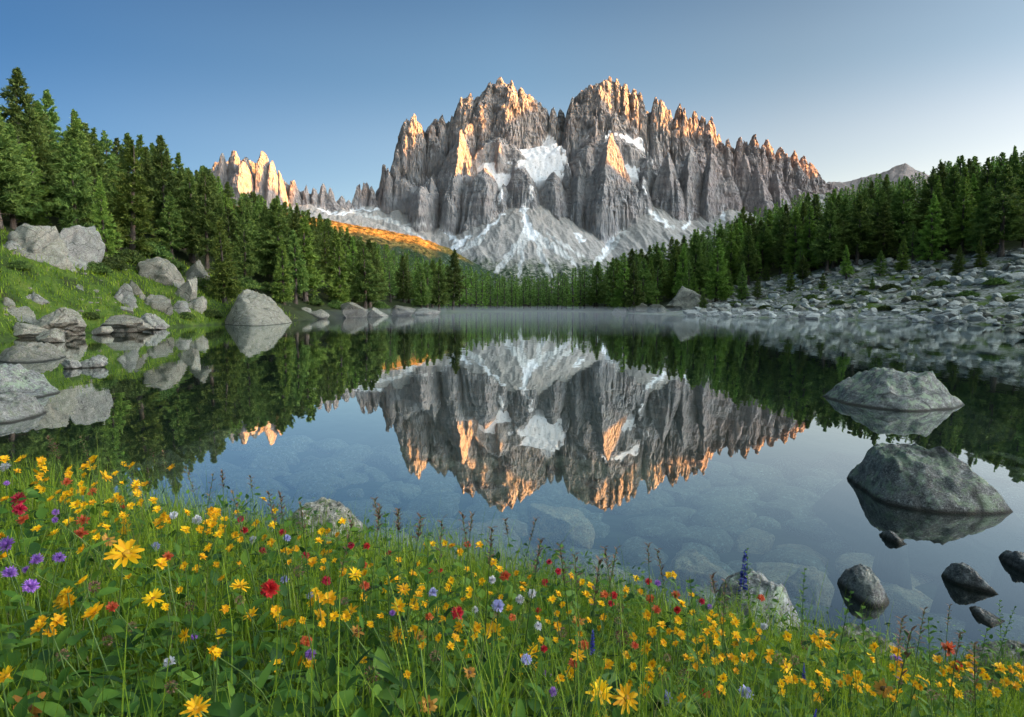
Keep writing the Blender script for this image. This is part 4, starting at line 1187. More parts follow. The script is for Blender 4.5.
place_rock('boulder', 32, 82, 307, 337, 'blocky pale boulder at the back of the small cove', ROCK_PALE, water=True, depth=0.8, seed=131, sub=6)
place_rock('boulder', 102, 150, 314, 333, 'long low pale boulder on the left shore beside the rounder one', ROCK_PALE, water=True, depth=0.8, seed=136)
place_rock('boulder', 141, 167, 313, 330, 'rounded brownish boulder beside the long low one on the left shore', ROCK, water=True, depth=0.9, seed=142)
mound_rock('boulder', [(224, 324), (250, 326), (275, 325), (291, 322)], [(228, 305), (236, 294), (248, 289), (262, 293), (275, 304), (285, 315)], 'big pale split slab sloping to the water under the bright larch', ROCK_PALE, seed=151, back=0.5)
for i, (x0, x1, yt, yb, lab) in enumerate([
    (-5, 20, 315, 328, 'pale stone at the left edge of the cove'), (16, 50, 322, 338, 'flat stone lying before the blocky cove boulder'),
    (38, 62, 328, 343, 'low stone at the water line of the cove'), (95, 112, 326, 335, 'small reddish stone left of the long low boulder'),
    (292, 312, 307, 319, 'pale shore stone right of the split slab'), (308, 330, 309, 319, 'flat shore stone below the broad larch'),
    (342, 368, 302, 318, 'tall pale shore stone half way along the left bank'), (366, 388, 307, 317, 'small shore stone right of the tall pale one'),
    (392, 415, 305, 316, 'pale pointed stone near the far left shore'), (410, 440, 308, 315, 'long pale shore stone at the far left end'),
    (196, 214, 300, 318, 'upright grey stone left of the split slab')]):
    place_rock('shore_stone', x0, x1, yt, yb, lab, ROCK_PALE, cat='stone', water=True, depth=0.9, seed=160 + i, sub=4)
# outcrops up the left bank
for i, (x0, x1, yt, yb, lab, dp) in enumerate([
    (44, 98, 220, 262, 'largest pale outcrop high on the left bank', 0.9), (16, 58, 222, 258, 'second pale outcrop leaning against the largest one high on the left bank', 0.9), (30, 74, 244, 268, 'low slab in front of the two high outcrops on the left bank', 0.8), (2, 26, 240, 254, 'small outcrop left of the largest one', 0.8),
    (22, 46, 250, 265, 'grey stone at the foot of the largest outcrop', 0.8), (44, 66, 252, 266, 'tan stone at the foot of the largest outcrop', 0.8),
    (60, 92, 256, 268, 'row of broken stone at the right foot of the largest outcrop', 0.8),
    (135, 186, 257, 284, 'sloping tan outcrop under the pine with the bare trunk', 0.5), (184, 214, 260, 286, 'steep dark outcrop in the shade of the pines', 0.6),
    (102, 142, 283, 304, 'square pale block in the broken outcrop by the shore', 0.6), (130, 152, 280, 300, 'grey cracked block in the middle of the broken outcrop', 0.7),
    (146, 176, 294, 313, 'broad pinkish block in the broken outcrop', 0.7), (174, 190, 300, 315, 'narrow block right of the broad pinkish one', 0.8),
    (186, 206, 296, 312, 'rounded block at the right end of the broken outcrop', 0.8), (174, 196, 274, 300, 'tilted slab above the broken outcrop', 0.7),
    (20, 50, 290, 306, 'pale stone on the grass above the cove', 0.8), (4, 18, 297, 309, 'small stone on the grass at the left edge', 0.8),
    (0, 36, 306, 322, 'broad half-buried stone on the grass above the cove', 0.7),
    (76, 88, 284, 292, 'small white stone on the grassy bank', 0.9), (92, 102, 288, 295, 'smaller white stone on the grass beside the square block', 0.9),
    (118, 136, 306, 314, 'flat stone on the grass above the long low boulder', 0.8)]):
    place_rock('outcrop' if i in (0, 1, 2, 7, 8) else 'rock', x0, x1, yt, yb, lab, ROCK_PALE if i % 3 else ROCK, cat='outcrop' if i in (0, 1, 2, 7, 8) else 'rock', depth=dp * 1.3, seed=200 + i, sub=5 if x1 - x0 > 20 else 4, cuts=20, cracks=0.06, rough=0.05, sink=(1.4 if i < 2 else 1.0), tilt=(16 if i in (0, 1, 7, 8, 14) else 0))
# pale slabs on the right shore
for i, (x0, x1, yt, yb, lab) in enumerate([
    (664, 712, 286, 314, 'biggest pale slab on the right shore below the larches'), (628, 648, 300, 313, 'rounded pale stone at the left end of the right shore'),
    (648, 668, 304, 314, 'low pale stone left of the biggest slab on the right shore'), (1010, 1050, 324, 338, 'flat grey stone at the right edge of the shoreline'),
    (612, 626, 306, 313, 'tiny pale stone near the far end of the right shore')]):
    place_rock('shore_slab', x0, x1, yt, yb, lab, ROCK_PALE, cat='stone', water=True, depth=0.8, seed=240 + i, sub=5, cracks=0.08)

# scree on the right: the blocks that show largest are things, the rest is rubble
def scree():
    r = np.random.default_rng(19)
    n = 22000
    x = r.uniform(22, 120, n); y = r.uniform(30, 175, n)
    d = lake_dist(x, y)
    nz = noise2(x * 0.12, y * 0.12, 71)
    dm = np.interp(y, [30, 80, 100, 120, 140, 150], [46, 42, 38, 30, 12, 5])
    px, _ = project(x, y, np.full(n, 3.0))
    tl = np.interp(px, [600, 640, 680, 720, 740, 800, 870, 950, 1024, 1100], [320, 312, 300, 298, 282, 273, 261, 258, 247, 235])
    _, pby = project(x, y, terrain(x, y))
    ok = (d > 0.2) & (pby > tl + 4 * nz) & (px < 1060) & (px > 690) & (r.uniform(0, 1, n) < sstep(-0.62, -0.05, nz + 0.6 * noise2(x * 0.3, y * 0.3, 72)))
    x, y, d = x[ok], y[ok], d[ok]
    s = 0.30 + 1.9 * r.uniform(0, 1, len(x)) ** 5
    o = np.argsort(-s)
    x, y, d, s = x[o], y[o], d[o], s[o]
    keep = []
    gx = {}
    for i in range(len(x)):
        c = (int(x[i] // 2), int(y[i] // 2)); bad = False
        for a in (-1, 0, 1):
            for b in (-1, 0, 1):
                for j in gx.get((c[0] + a, c[1] + b), ()):
                    if (x[i] - x[j]) ** 2 + (y[i] - y[j]) ** 2 < (0.33 * (s[i] + s[j])) ** 2: bad = True
        if not bad: gx.setdefault(c, []).append(i); keep.append(i)
    x, y, d, s = x[keep], y[keep], d[keep], s[keep]
    z = terrain(x, y)
    show = s / np.hypot(x, y)
    o = np.argsort(-show)
    V, T, off = [], [], 0
    lows = [rock_np(400 + k, 2, cuts=8) for k in range(8)]
    g = 'boulders of the scree'
    for rank, i in enumerate(o):
        rot = r.uniform(0, 6.28); sx, sy, sz = s[i] * r.uniform(0.8, 1.3), s[i] * r.uniform(0.75, 1.1), s[i] * r.uniform(0.45, 0.75)
        if rank < 285:
            me = rock_variant(420 + int(r.integers(0, 10)), SCREE_M if r.uniform() < 0.8 else ROCK_PALE, 4, cuts=16, lo=0.36, hi=0.74)
            ob = link('scree_boulder', me, loc=(x[i], y[i], z[i] + sz * 0.18), label='pale grey boulder lying in the scree on the right slope', cat='boulder', group=g)
            ob.scale = (sx, sy, sz); ob.rotation_euler = (r.uniform(-.25, .25), r.uniform(-.25, .25), rot)
        elif rank < 9000:
            v, f = lows[int(r.integers(0, 8))]
            c, sn = math.cos(rot), math.sin(rot)
            w = v * np.array([sx, sy, sz]); w = np.column_stack([c * w[:, 0] - sn * w[:, 1], sn * w[:, 0] + c * w[:, 1], w[:, 2]])
            V.append(w + np.array([x[i], y[i], z[i] + sz * 0.18])); T.append(f + off); off += len(v)
    me = mesh_np('rubble', np.concatenate(V), None, np.concatenate(T), smooth=False, mats=[SCREE_M])
    link('rubble', me, kind='stuff', label='smaller broken stones filling the scree')
    print('SCREE', len(o))
scree()

# stones lying on the lake bed near the bank
def bed_stones():
    r = np.random.default_rng(23)
    n = 4000
    x = r.uniform(-9, 15, n); y = r.uniform(5, 21, n)
    d = -lake_dist(x, y)
    ok = (d > 0.5)
    x, y, d = x[ok], y[ok], d[ok]
    s = (0.22 + 0.75 * r.uniform(0, 1, len(x)) ** 1.8) * np.clip(0.6 + 0.05 * y, 0.6, 1.5)
    o = np.argsort(-s); kept = []
    for i in o:
        if all((x[i] - x[j]) ** 2 + (y[i] - y[j]) ** 2 > (0.45 * (s[i] + s[j])) ** 2 for j in kept): kept.append(i)
        if len(kept) >= 290: break
    z = terrain(x, y)
    for i in kept:
        px, py = project(x[i], y[i], z[i])
        if px < -40 or px > 1070: continue
        sz = s[i] * r.uniform(0.34, 0.5)
        sz = min(sz, max(0.06, -z[i] * 0.6))
        me = rock_variant(440 + int(r.integers(0, 8)), ROCK_BROWN if r.uniform() < 0.28 * (y[i] < 11) else ROCK_SUNK, 4, cuts=10, cracks=0.0, rough=0.03)
        ob = link('submerged_stone', me, loc=(x[i], y[i], z[i] + sz * 0.15), label='flat brownish stone lying under the clear shallow water', cat='stone', group='stones on the lake bed')
        ob.scale = (s[i] * r.uniform(0.9, 1.4), s[i] * r.uniform(0.8, 1.1), sz); ob.rotation_euler = (r.uniform(-.12, .12), r.uniform(-.12, .12), r.uniform(0, 6.28))
    for x0, x1, yt, yb, zb, lab in [(528, 596, 508, 552, -0.62, 'slanting greenish slab under the water nearest the bank centre'), (538, 655, 553, 596, -0.32, 'broad brown slab just under the surface behind the flowers'),
                                    (664, 745, 530, 590, -0.42, 'big brown sunken boulder left of the lichen-spotted boulder'), (792, 850, 555, 610, -0.45, 'brown sunken rock left of the blunt dark rock'),
                                    (420, 520, 540, 566, -0.35, 'long sunken slab under the surface near the bank')]:
        ob = place_rock('submerged_boulder', x0, x1, yt, yb, lab, ROCK_BROWN, cat='rock', base_z=zb, depth=0.8, seed=int(x0), sub=5, cracks=0.03, sink=0.3)
        ob.scale.z = 0.75; ob.location.z = -0.035 - ob.scale.z * 0.5
bed_stones()

# dark low bushes on the left bank
def shrubs():
    r = np.random.default_rng(61)
    ms = []
    for k in range(3):
        n = 420
        a = r.uniform(0, 6.28, n); q = np.sqrt(r.uniform(0, 1, n)); hgt = (1 - q ** 2) * r.uniform(0.5, 1.0, n)
        base = np.stack([np.cos(a) * q, np.sin(a) * q, hgt * 0.9 + 0.02], -1) * np.array([0.5, 0.5, 0.55])
        nb = 7
        D = r.normal(0, 0.7, (n, nb, 3)) + np.array([0, 0, 0.7]); D /= np.linalg.norm(D, axis=2)[:, :, None]
        W = np.cross(D, r.normal(0, 1, (n, nb, 3))); W /= np.linalg.norm(W, axis=2)[:, :, None]
        P = base[:, None, :] + r.normal(0, 0.03, (n, nb, 3)); L = r.uniform(0.06, 0.13, (n, nb, 1))
        V = np.stack([P - W * 0.022, P + W * 0.022, P + D * L], 2).reshape(-1, 3)
        me = mesh_np('foliage', V, None, np.arange(len(V)).reshape(-1, 3), smooth=False, mats=[PINE_NEEDLES]); attr(me, 'tip', np.tile(r.uniform(0, 0.8, (n, 1)), (1, nb * 3)).ravel())
        sv, sq = join([tube(np.array([[0, 0, -0.1], [0.1 * math.cos(j * 1.3), 0.1 * math.sin(j * 1.3), 0.2], [0.3 * math.cos(j * 1.3), 0.3 * math.sin(j * 1.3), 0.42]]), [0.02, 0.014, 0.006], 5) for j in range(5)])
        ms.append((me, mesh_np('stems', sv, sq, mats=[BARK])))
    for i, (px, py, w) in enumerate([(8, 205, 40), (40, 212, 46), (70, 218, 34), (112, 268, 26), (128, 262, 30), (150, 256, 34), (205, 286, 26), (222, 296, 24), (246, 288, 26), (268, 292, 24), (172, 268, 22), (96, 272, 24), (20, 268, 20),
                                    (312, 304, 20), (336, 308, 18), (380, 308, 16), (4, 345, 30), (24, 330, 20), (90, 318, 16), (186, 318, 16), (212, 316, 18)]):
        g = on_ground(px, py, 0.0)
        if g is None or g.z < 0.05: continue
        s_ = w * g.y / FPX
        mf, mt = ms[i % 3]
        o = link('shrub', None, loc=(g.x, g.y, g.z - 0.05), label='low dark green juniper-like bush between the rocks of the left bank', cat='shrub', group='bushes on the left bank')
        o.scale = (s_ * 1.1, s_ * 1.1, s_ * 0.8); o.rotation_euler = (0, 0, i * 1.7)
        link('foliage', mf, o); link('stems', mt, o)
shrubs()

# small pale stones on the grass of the left bank, low bushes in the scree
def bank_details():
    r = np.random.default_rng(67); k = 0
    while k < 46:
        px, py = r.uniform(2, 300), r.uniform(262, 322)
        g = on_ground(px, py, 0.0)
        if g is None or g.z < 0.15 or g.y > 110: continue
        s_ = r.uniform(0.18, 0.5)
        ob = link('bank_stone', rock_variant(470 + k % 6, ROCK_PALE, 3, cuts=14, lo=0.36, hi=0.74), loc=(g.x, g.y, g.z + s_ * 0.08), label='small pale stone lying in the grass of the left bank', cat='stone', group='small stones on the left bank')
        ob.scale = (s_ * r.uniform(0.9, 1.6), s_, s_ * 0.55); ob.rotation_euler = (0, 0, r.uniform(0, 6.28)); k += 1
    src = [o for o in bpy.data.objects if o.name.startswith('shrub')][:3]
    for i, (px, py, w) in enumerate([(735, 306, 16), (765, 309, 14), (812, 300, 18), (838, 304, 14), (862, 296, 18), (890, 290, 20), (915, 300, 16), (940, 286, 20), (968, 296, 18), (996, 284, 20), (1012, 300, 16), (790, 308, 14), (885, 310, 16), (925, 312, 14)]):
        g = on_ground(px, py, 0.0)
        if g is None or g.z < 0.1: continue
        s_ = w * g.y / FPX; q = src[i % 3]
        o = q.copy(); COL.objects.link(o); o.location = (g.x, g.y, g.z - 0.05); o.scale = (s_ * 1.1, s_ * 1.1, s_ * 0.6); o.rotation_euler = (0, 0, i * 1.3)
        o['label'] = 'low green bush growing between the stones of the right scree'; o['group'] = 'bushes in the right scree'
        for ch in q.children:
            c = ch.copy(); COL.objects.link(c); c.parent = o
bank_details()
# ------------------------------------------------------------------ grass and leaves of the flower bank
def blade_material(name, stops, trans=0.4):
    N = NM(name)
    c = N.ramp(N.at('hue'), stops)
    return N.leafy(c, trans, 0.55)
GRASS_M = blade_material('grass_blades', [(0.0, (0.050, 0.095, 0.008)), (0.35, (0.135, 0.225, 0.014)), (0.7, (0.29, 0.39, 0.028)), (0.93, (0.16, 0.20, 0.04)), (1.0, (0.30, 0.25, 0.12))])
LEAF_M = blade_material('broad_leaves', [(0.0, (0.016, 0.050, 0.009)), (0.5, (0.060, 0.145, 0.016)), (1.0, (0.13, 0.23, 0.026))], 0.3)

def scatter_bank(n, r0, r1, seed, dmin=0.05, amax=47, power=0.0):
    r = np.random.default_rng(seed)
    u = r.uniform(0, 1, n)
    rad = r0 * (r1 / r0) ** u if power == 0 else r0 + (r1 - r0) * u ** power
    a = np.radians(r.uniform(-amax, amax, n))
    x = np.sin(a) * rad; y = np.cos(a) * rad
    d = lake_dist(x, y); z = terrain(x, y)
    ok = (d > dmin) & (z > 0.05)
    return x[ok], y[ok], z[ok], r

def blades(x, y, z, r, hmin, hmax, wmin, wmax, seg=4, lean=0.35, hue=(0.0, 0.9), edge=None):
    n = len(x)
    patch = 0.5 + 0.5 * noise2(x * 1.1, y * 1.1, 81)
    h = (hmin + (hmax - hmin) * r.uniform(0, 1, n) ** 1.7) * (0.72 + 0.55 * patch)
    if edge is not None: h = h * edge
    w = r.uniform(wmin, wmax, n)
    a = r.uniform(0, 2 * math.pi, n)
    dx, dy = np.cos(a), np.sin(a)
    ln = np.abs(r.normal(0, lean, n)) + 0.08
    t = np.linspace(0, 1, seg + 1)
    cx = x[:, None] + dx[:, None] * (ln * h)[:, None] * t[None] ** 2.2
    cyy = y[:, None] + dy[:, None] * (ln * h)[:, None] * t[None] ** 2.2
    cz = z[:, None] + h[:, None] * (t[None] - 0.32 * np.minimum(ln, 1.2)[:, None] * t[None] ** 2.5)
    b = a + math.pi / 2 + r.normal(0, 0.5, n)
    ww = w[:, None] * (1 - t[None] ** 1.8 * 0.95) * 0.5
    L = np.stack([cx - np.cos(b)[:, None] * ww, cyy - np.sin(b)[:, None] * ww, cz], -1)
    Rr = np.stack([cx + np.cos(b)[:, None] * ww, cyy + np.sin(b)[:, None] * ww, cz], -1)
    V = np.stack([L, Rr], 2).reshape(-1, 3)
    base = (np.arange(n) * 2 * (seg + 1))[:, None]
    k = np.arange(seg)[None] * 2
    Q = np.stack([base + k, base + k + 1, base + k + 3, base + k + 2], -1).reshape(-1, 4)
    hv = np.clip(hue[0] + (hue[1] - hue[0]) * (0.55 * r.uniform(0, 1, n) + 0.45 * patch), 0, 1)
    dry = r.uniform(0, 1, n) < 0.05
    hv = np.where(dry, r.uniform(0.92, 1.0, n), hv)
    return V, Q, np.repeat(hv, 2 * (seg + 1))

def build_grass():
    Vs, Qs, Hs, off = [], [], [], 0
    for args in [dict(n=38000, r0=0.75, r1=8.5, seed=31, h=(0.10, 0.40), w=(0.003, 0.0065), seg=4, lean=0.4),
                 dict(n=22000, r0=2.0, r1=10.5, seed=32, h=(0.14, 0.42), w=(0.004, 0.008), seg=3, lean=0.3),
                 dict(n=2600, r0=1.0, r1=8.0, seed=33, h=(0.36, 0.62), w=(0.003, 0.005), seg=5, lean=0.22)]:
        x, y, z, r = scatter_bank(args['n'], args['r0'], args['r1'], args['seed'])
        dl = lake_dist(x, y)
        V, Q, H = blades(x, y, z, r, *args['h'], *args['w'], seg=args['seg'], lean=args['lean'], edge=0.45 + 0.55 * sstep(0.4, 1.5, dl))
        Vs.append(V); Qs.append(Q + off); Hs.append(H); off += len(V)
    me = mesh_np('grass', np.concatenate(Vs), np.concatenate(Qs), mats=[GRASS_M])
    attr(me, 'hue', np.concatenate(Hs))
    link('grass', me, kind='stuff', label='tall green grass of the flower bank')
build_grass()

def leaf_np(L, W, nseg=5, droop=0.25, fold=0.25):
    t = np.linspace(0, 1, nseg + 1)
    w = W * np.sin(np.pi * np.clip(t * 0.96 + 0.04, 0, 1)) ** 0.75 * (1.12 - 0.45 * t)
    zc = -droop * L * t ** 2
    c = np.column_stack([L * t, np.zeros_like(t), zc]); l = np.column_stack([L * t, w, zc + fold * w]); rr_ = np.column_stack([L * t, -w, zc + fold * w])
    V = np.stack([l, c, rr_], 1).reshape(-1, 3)
    Q = []
    for i in range(nseg):
        b = i * 3
        Q += [(b, b + 1, b + 4, b + 3), (b + 1, b + 2, b + 5, b + 4)]
    return V, np.array(Q)

def rot_batch(V, yaw, pitch, roll=None):
    """V (k,3) placed n times: pitch about y (up positive), then yaw about z"""
    cp, sp = np.cos(pitch), np.sin(pitch); cyw, syw = np.cos(yaw), np.sin(yaw)
    X = V[None, :, 0]; Y = V[None, :, 1]; Z = V[None, :, 2]
    if roll is not None:
        cr, sr = np.cos(roll)[:, None], np.sin(roll)[:, None]
        Y, Z = Y * cr - Z * sr, Y * sr + Z * cr
    x1 = X * cp[:, None] - Z * sp[:, None]; z1 = X * sp[:, None] + Z * cp[:, None]
    x2 = x1 * cyw[:, None] - Y * syw[:, None]; y2 = x1 * syw[:, None] + Y * cyw[:, None]
    return np.stack([x2, y2, z1], -1)

def build_leaves():
    Vs, Qs, Hs, off = [], [], [], 0
    for seed, n, r0, r1, (L0, L1), ratio, hz in [(41, 8000, 1.15, 4.2, (0.03, 0.065), 0.33, (0.06, 0.30)), (42, 22000, 0.9, 8.5, (0.022, 0.055), 0.28, (0.04, 0.33)), (43, 2600, 1.2, 9.0, (0.04, 0.09), 0.08, (0.05, 0.36))]:
        x, y, z, r = scatter_bank(n, r0, r1, seed)
        # broad leaves grow in clumps, mostly low at the left
        keep = r.uniform(0, 1, len(x)) < np.clip(0.45 + 0.9 * noise2(x * 0.9, y * 0.9, seed) + 0.12 * np.clip(1 - x, -2, 3) * (seed == 41), 0.05, 1)
        x, y, z = x[keep], y[keep], z[keep]
        m = len(x)
        V0, Q0 = leaf_np(1.0, ratio)
        sc = r.uniform(L0, L1, m)
        V = rot_batch(V0, r.uniform(0, 6.28, m), r.normal(0.35, 0.4, m), r.normal(0, 0.4, m)) * sc[:, None, None]
        V = V + np.stack([x, y, z + r.uniform(*hz, m)], -1)[:, None, :]
        Q = (Q0[None] + (np.arange(m) * len(V0))[:, None, None]).reshape(-1, 4)
        Vs.append(V.reshape(-1, 3)); Qs.append(Q + off); off += m * len(V0); Hs.append(np.repeat(r.uniform(0, 1, m), len(V0)))
    me = mesh_np('undergrowth', np.concatenate(Vs), np.concatenate(Qs), mats=[LEAF_M])
    attr(me, 'hue', np.concatenate(Hs))
    link('undergrowth', me, kind='stuff', label='broad green leaves growing between the flowers')
build_leaves()

# short grass on the far left bank and around the lake
def bank_tufts():
    r = np.random.default_rng(51)
    n = 60000
    x = r.uniform(-75, -12, n); y = r.uniform(24, 100, n)
    d = lake_dist(x, y)
    ok = (d > 0.3) & (d < 19 + 4 * noise2(x * 0.1, y * 0.1, 31)) & (np.abs(x / y) < 0.85)
    x, y, d = x[ok], y[ok], d[ok]
    z = terrain(x, y)
    V, Q, H = blades(x, y, z, r, 0.15, 0.75, 0.04, 0.11, seg=2, lean=0.6, hue=(0.05, 0.9))
    me = mesh_np('turf', V, Q, mats=[GRASS_M]); attr(me, 'hue', H)
    link('turf', me, kind='stuff', label='short bright grass of the left bank')
bank_tufts()

# ------------------------------------------------------------------ flowers
def petal_mat(name, c0, c1, trans=0.35):
    N = NM(name)
    oi = N.add('ShaderNodeObjectInfo').outputs['Random']
    c = N.mix(N.at('tone'), c0, c1)
    hs = N.add('ShaderNodeHueSaturation'); N.put(hs.inputs['Value'], N.maprange(oi, 0, 1, 0.85, 1.12)); N.put(hs.inputs['Hue'], N.maprange(oi, 0, 1, 0.488, 0.505)); N.put(hs.inputs['Color'], c)
    return N.leafy(hs.outputs[0], trans, 0.6)
YEL = petal_mat('yellow_petals', (0.88, 0.44, 0.006), (0.95, 0.64, 0.012))
ORG = petal_mat('faded_petals', (0.42, 0.20, 0.04), (0.62, 0.30, 0.05))
RED = petal_mat('red_petals', (0.36, 0.012, 0.018), (0.62, 0.03, 0.035))
CORAL = petal_mat('coral_petals', (0.55, 0.08, 0.03), (0.70, 0.20, 0.06))
PUR = petal_mat('purple_petals', (0.26, 0.10, 0.44), (0.50, 0.24, 0.66))
WHI = petal_mat('white_petals', (0.55, 0.52, 0.56), (0.72, 0.70, 0.70))
LIL = petal_mat('lilac_petals', (0.32, 0.30, 0.58), (0.52, 0.50, 0.74))
BLU = petal_mat('blue_petals', (0.045, 0.04, 0.30), (0.12, 0.11, 0.50))
BRO = petal_mat('brown_husk', (0.11, 0.06, 0.03), (0.24, 0.14, 0.08), 0.15)
DISC = petal_mat('flower_disc', (0.34, 0.14, 0.01), (0.62, 0.33, 0.02), 0.1)
STEM_M = blade_material('flower_stem', [(0.0, (0.05, 0.10, 0.02)), (1.0, (0.13, 0.20, 0.05))], 0.2)

def petal_np(L, W, cup=0.2, notch=True, nseg=4):
    t = np.linspace(0, 1, nseg + 1)
    w = W * np.array([0.35, 0.75, 1.0, 0.92, 0.45])[:nseg + 1] if nseg == 4 else W * np.sin(np.pi * (0.1 + 0.8 * t))
    z = cup * L * (t - 0.9 * t ** 2)
    c = np.column_stack([L * t, 0 * t, z - 0.1 * w]); l = np.column_stack([L * t * (1.0), w, z]); r_ = np.column_stack([L * t, -w, z])
    V = np.stack([l, c, r_], 1).reshape(-1, 3)
    Q = []
    for i in range(nseg):
        b = i * 3; Q += [(b, b + 1, b + 4, b + 3), (b + 1, b + 2, b + 5, b + 4)]
    return V, np.array(Q)

def dome_np(rad, hgt, seed, n=10, m=4):
    V = [(0, 0, hgt)]; F = []
    r = np.random.default_rng(seed)
    for i in range(1, m + 1):
        p = i / m * math.pi / 2
        for k in range(n):
            a = k * 2 * math.pi / n + 0.3 * i
            j = 1 + r.normal(0, 0.07)
            V.append((rad * math.sin(p) * math.cos(a) * j, rad * math.sin(p) * math.sin(a) * j, hgt * math.cos(p) * j))
    T = [(0, 1 + k, 1 + (k + 1) % n) for k in range(n)]
    Q = []
    for i in range(m - 1):
        for k in range(n):
            a = 1 + i * n + k; b = 1 + i * n + (k + 1) % n
            Q.append((a, a + n, b + n, b))
    return np.array(V), np.array(Q), np.array(T)

def petals_mesh(name, V, Q, mat, tone):
    me = mesh_np(name, V, Q, mats=[mat]); attr(me, 'tone', tone); return me

def daisy(seed, npet, Lr=(0.42, 0.54), W=0.085, elev=(0.02, 0.28), rings=1, cup=0.25):
    """unit head, one across, facing +z"""
    r = np.random.default_rng(seed); Vs, Qs, T, off = [], [], [], 0
    for ring in range(rings):
        for k in range(npet):
            if r.uniform() < 0.05: continue
            a = (k + 0.5 * ring) * 2 * math.pi / npet + r.normal(0, 0.09)
            V, Q = petal_np(r.uniform(*Lr) * (1 - 0.2 * ring), W * r.uniform(0.8, 1.2), cup + r.normal(0, 0.12))
            V = rot_batch(V, np.array([a]), np.array([r.uniform(*elev) + 0.25 * ring + r.normal(0, 0.13)]), np.array([r.normal(0, 0.25)]))[0]
            Vs.append(V + [0, 0, 0.01 * ring]); Qs.append(Q + off); off += len(V); T.append(np.repeat(r.uniform(0, 1), len(V)))
    return np.concatenate(Vs), np.concatenate(Qs), np.concatenate(T)

def globe(seed, n, L=0.16, W=0.035, rad=0.36, zs=0.85, half=False, spread=0.5):
    """spiky ball of florets, one across"""
    r = np.random.default_rng(seed); Vs, Qs, T, off = [], [], [], 0
    for k in range(n):
        zc = 1 - (k + 0.5) / n * (1.25 if half else 1.9)
        a = k * 2.39996 + r.normal(0, 0.2)
        s = math.sqrt(max(0, 1 - zc * zc))
        pit = math.asin(max(-1, min(1, zc))) * (1 - 0.2 * spread) + r.normal(0, 0.18)
        V, Q = petal_np(L * r.uniform(0.8, 1.35), W * r.uniform(0.8, 1.3), 0.2)
        V = rot_batch(V, np.array([a]), np.array([pit]), np.array([r.uniform(-.6, .6)]))[0]
        Vs.append(V + [rad * s * math.cos(a), rad * s * math.sin(a), rad * zc * zs]); Qs.append(Q + off); off += len(V); T.append(np.repeat(r.uniform(0, 1), len(V)))
    return np.concatenate(Vs), np.concatenate(Qs), np.concatenate(T)

def thistle(seed, n=46, W=0.032, low=1.25, L=(0.40, 0.58)):
    r = np.random.default_rng(seed); Vs, Qs, T, off = [], [], [], 0
    for k in range(n):
        a = k * 2.39996; f = math.sqrt((k + 0.5) / n)
        V, Q = petal_np(r.uniform(*L), W * r.uniform(0.8, 1.4), 0.3)
        V = rot_batch(V, np.array([a]), np.array([1.45 - low * f + r.normal(0, 0.12)]), np.array([r.uniform(-.6, .6)]))[0]
        Vs.append(V); Qs.append(Q + off); off += len(V); T.append(np.repeat(r.uniform(0, 1), len(V)))
    return np.concatenate(Vs), np.concatenate(Qs), np.concatenate(T)

def spike(seed, n=34, asp=3.8):
    """upright spike, one unit tall from z=-0.5 to 0.5"""
    r = np.random.default_rng(seed); Vs, Qs, T, off = [], [], [], 0
    for k in range(n):
        f = k / n; a = k * 2.39996 + r.normal(0, 0.2); wdt = (1 - 0.75 * f) / asp * 0.5
        for j in range(3):
            V, Q = petal_np(wdt * r.uniform(0.9, 1.3), 0.045, 0.4)
            V = rot_batch(V, np.array([a + (j - 1) * 0.6]), np.array([0.25 + r.normal(0, 0.3)]), np.array([r.uniform(-.8, .8)]))[0]
            Vs.append(V + [0, 0, f - 0.5 + r.normal(0, .01)]); Qs.append(Q + off); off += len(V); T.append(np.repeat(r.uniform(0, 1), len(V)))
    return np.concatenate(Vs), np.concatenate(Qs), np.concatenate(T)

HEADS = {}
def mk(kind, mat, arrays, disc=None):
    ms = []
    for i, (V, Q, T) in enumerate(arrays):
        me = petals_mesh('flower_head', V, Q, mat, T)
        dm = None
        if disc:
            dv, dq, dt = dome_np(disc[0], disc[1], i)
            dm = mesh_np('flower_disc', dv, dq, dt, mats=[disc[2]]); attr(dm, 'tone', np.random.default_rng(i).uniform(0, 1, len(dv)))
        ms.append((me, dm))
    HEADS[kind] = ms
mk('daisy', YEL, [daisy(s, 12 - s % 3, (0.40, 0.56), 0.055, (0.0, 0.3), rings=2) for s in range(5)], (0.15, 0.09, DISC))
mk('button', YEL, [daisy(20 + s, 11, (0.36, 0.54), 0.095, (0.1, 0.5), rings=2) for s in range(5)], (0.12, 0.10, DISC))
mk('faded', ORG, [daisy(30 + s, 11, (0.34, 0.52), 0.08, (-0.5, 0.6), rings=2) for s in range(3)], (0.18, 0.16, BRO and petal_mat('brown_disc', (0.10, 0.05, 0.02), (0.2, 0.1, 0.04), 0.1)))
mk('red', RED, [thistle(40 + s, 56, 0.06, 1.75, (0.38, 0.56)) for s in range(3)])
mk('coral', CORAL, [thistle(45 + s, 40, 0.07, 1.7, (0.36, 0.56)) for s in range(2)])
mk('purple', PUR, [thistle(50 + s, 120, 0.035, 1.5, (0.28, 0.5)) for s in range(3)], (0.17, 0.12, STEM_M))
mk('white', WHI, [thistle(60 + s, 60, 0.07, 1.7, (0.36, 0.5)) for s in range(2)])
mk('lilac', LIL, [thistle(65 + s, 60, 0.07, 1.7, (0.36, 0.5)) for s in range(2)])
mk('blue', BLU, [spike(70 + s) for s in range(2)])
mk('brown', BRO, [globe(75 + s, 50, 0.16, 0.045, 0.3, 1.1) for s in range(2)])

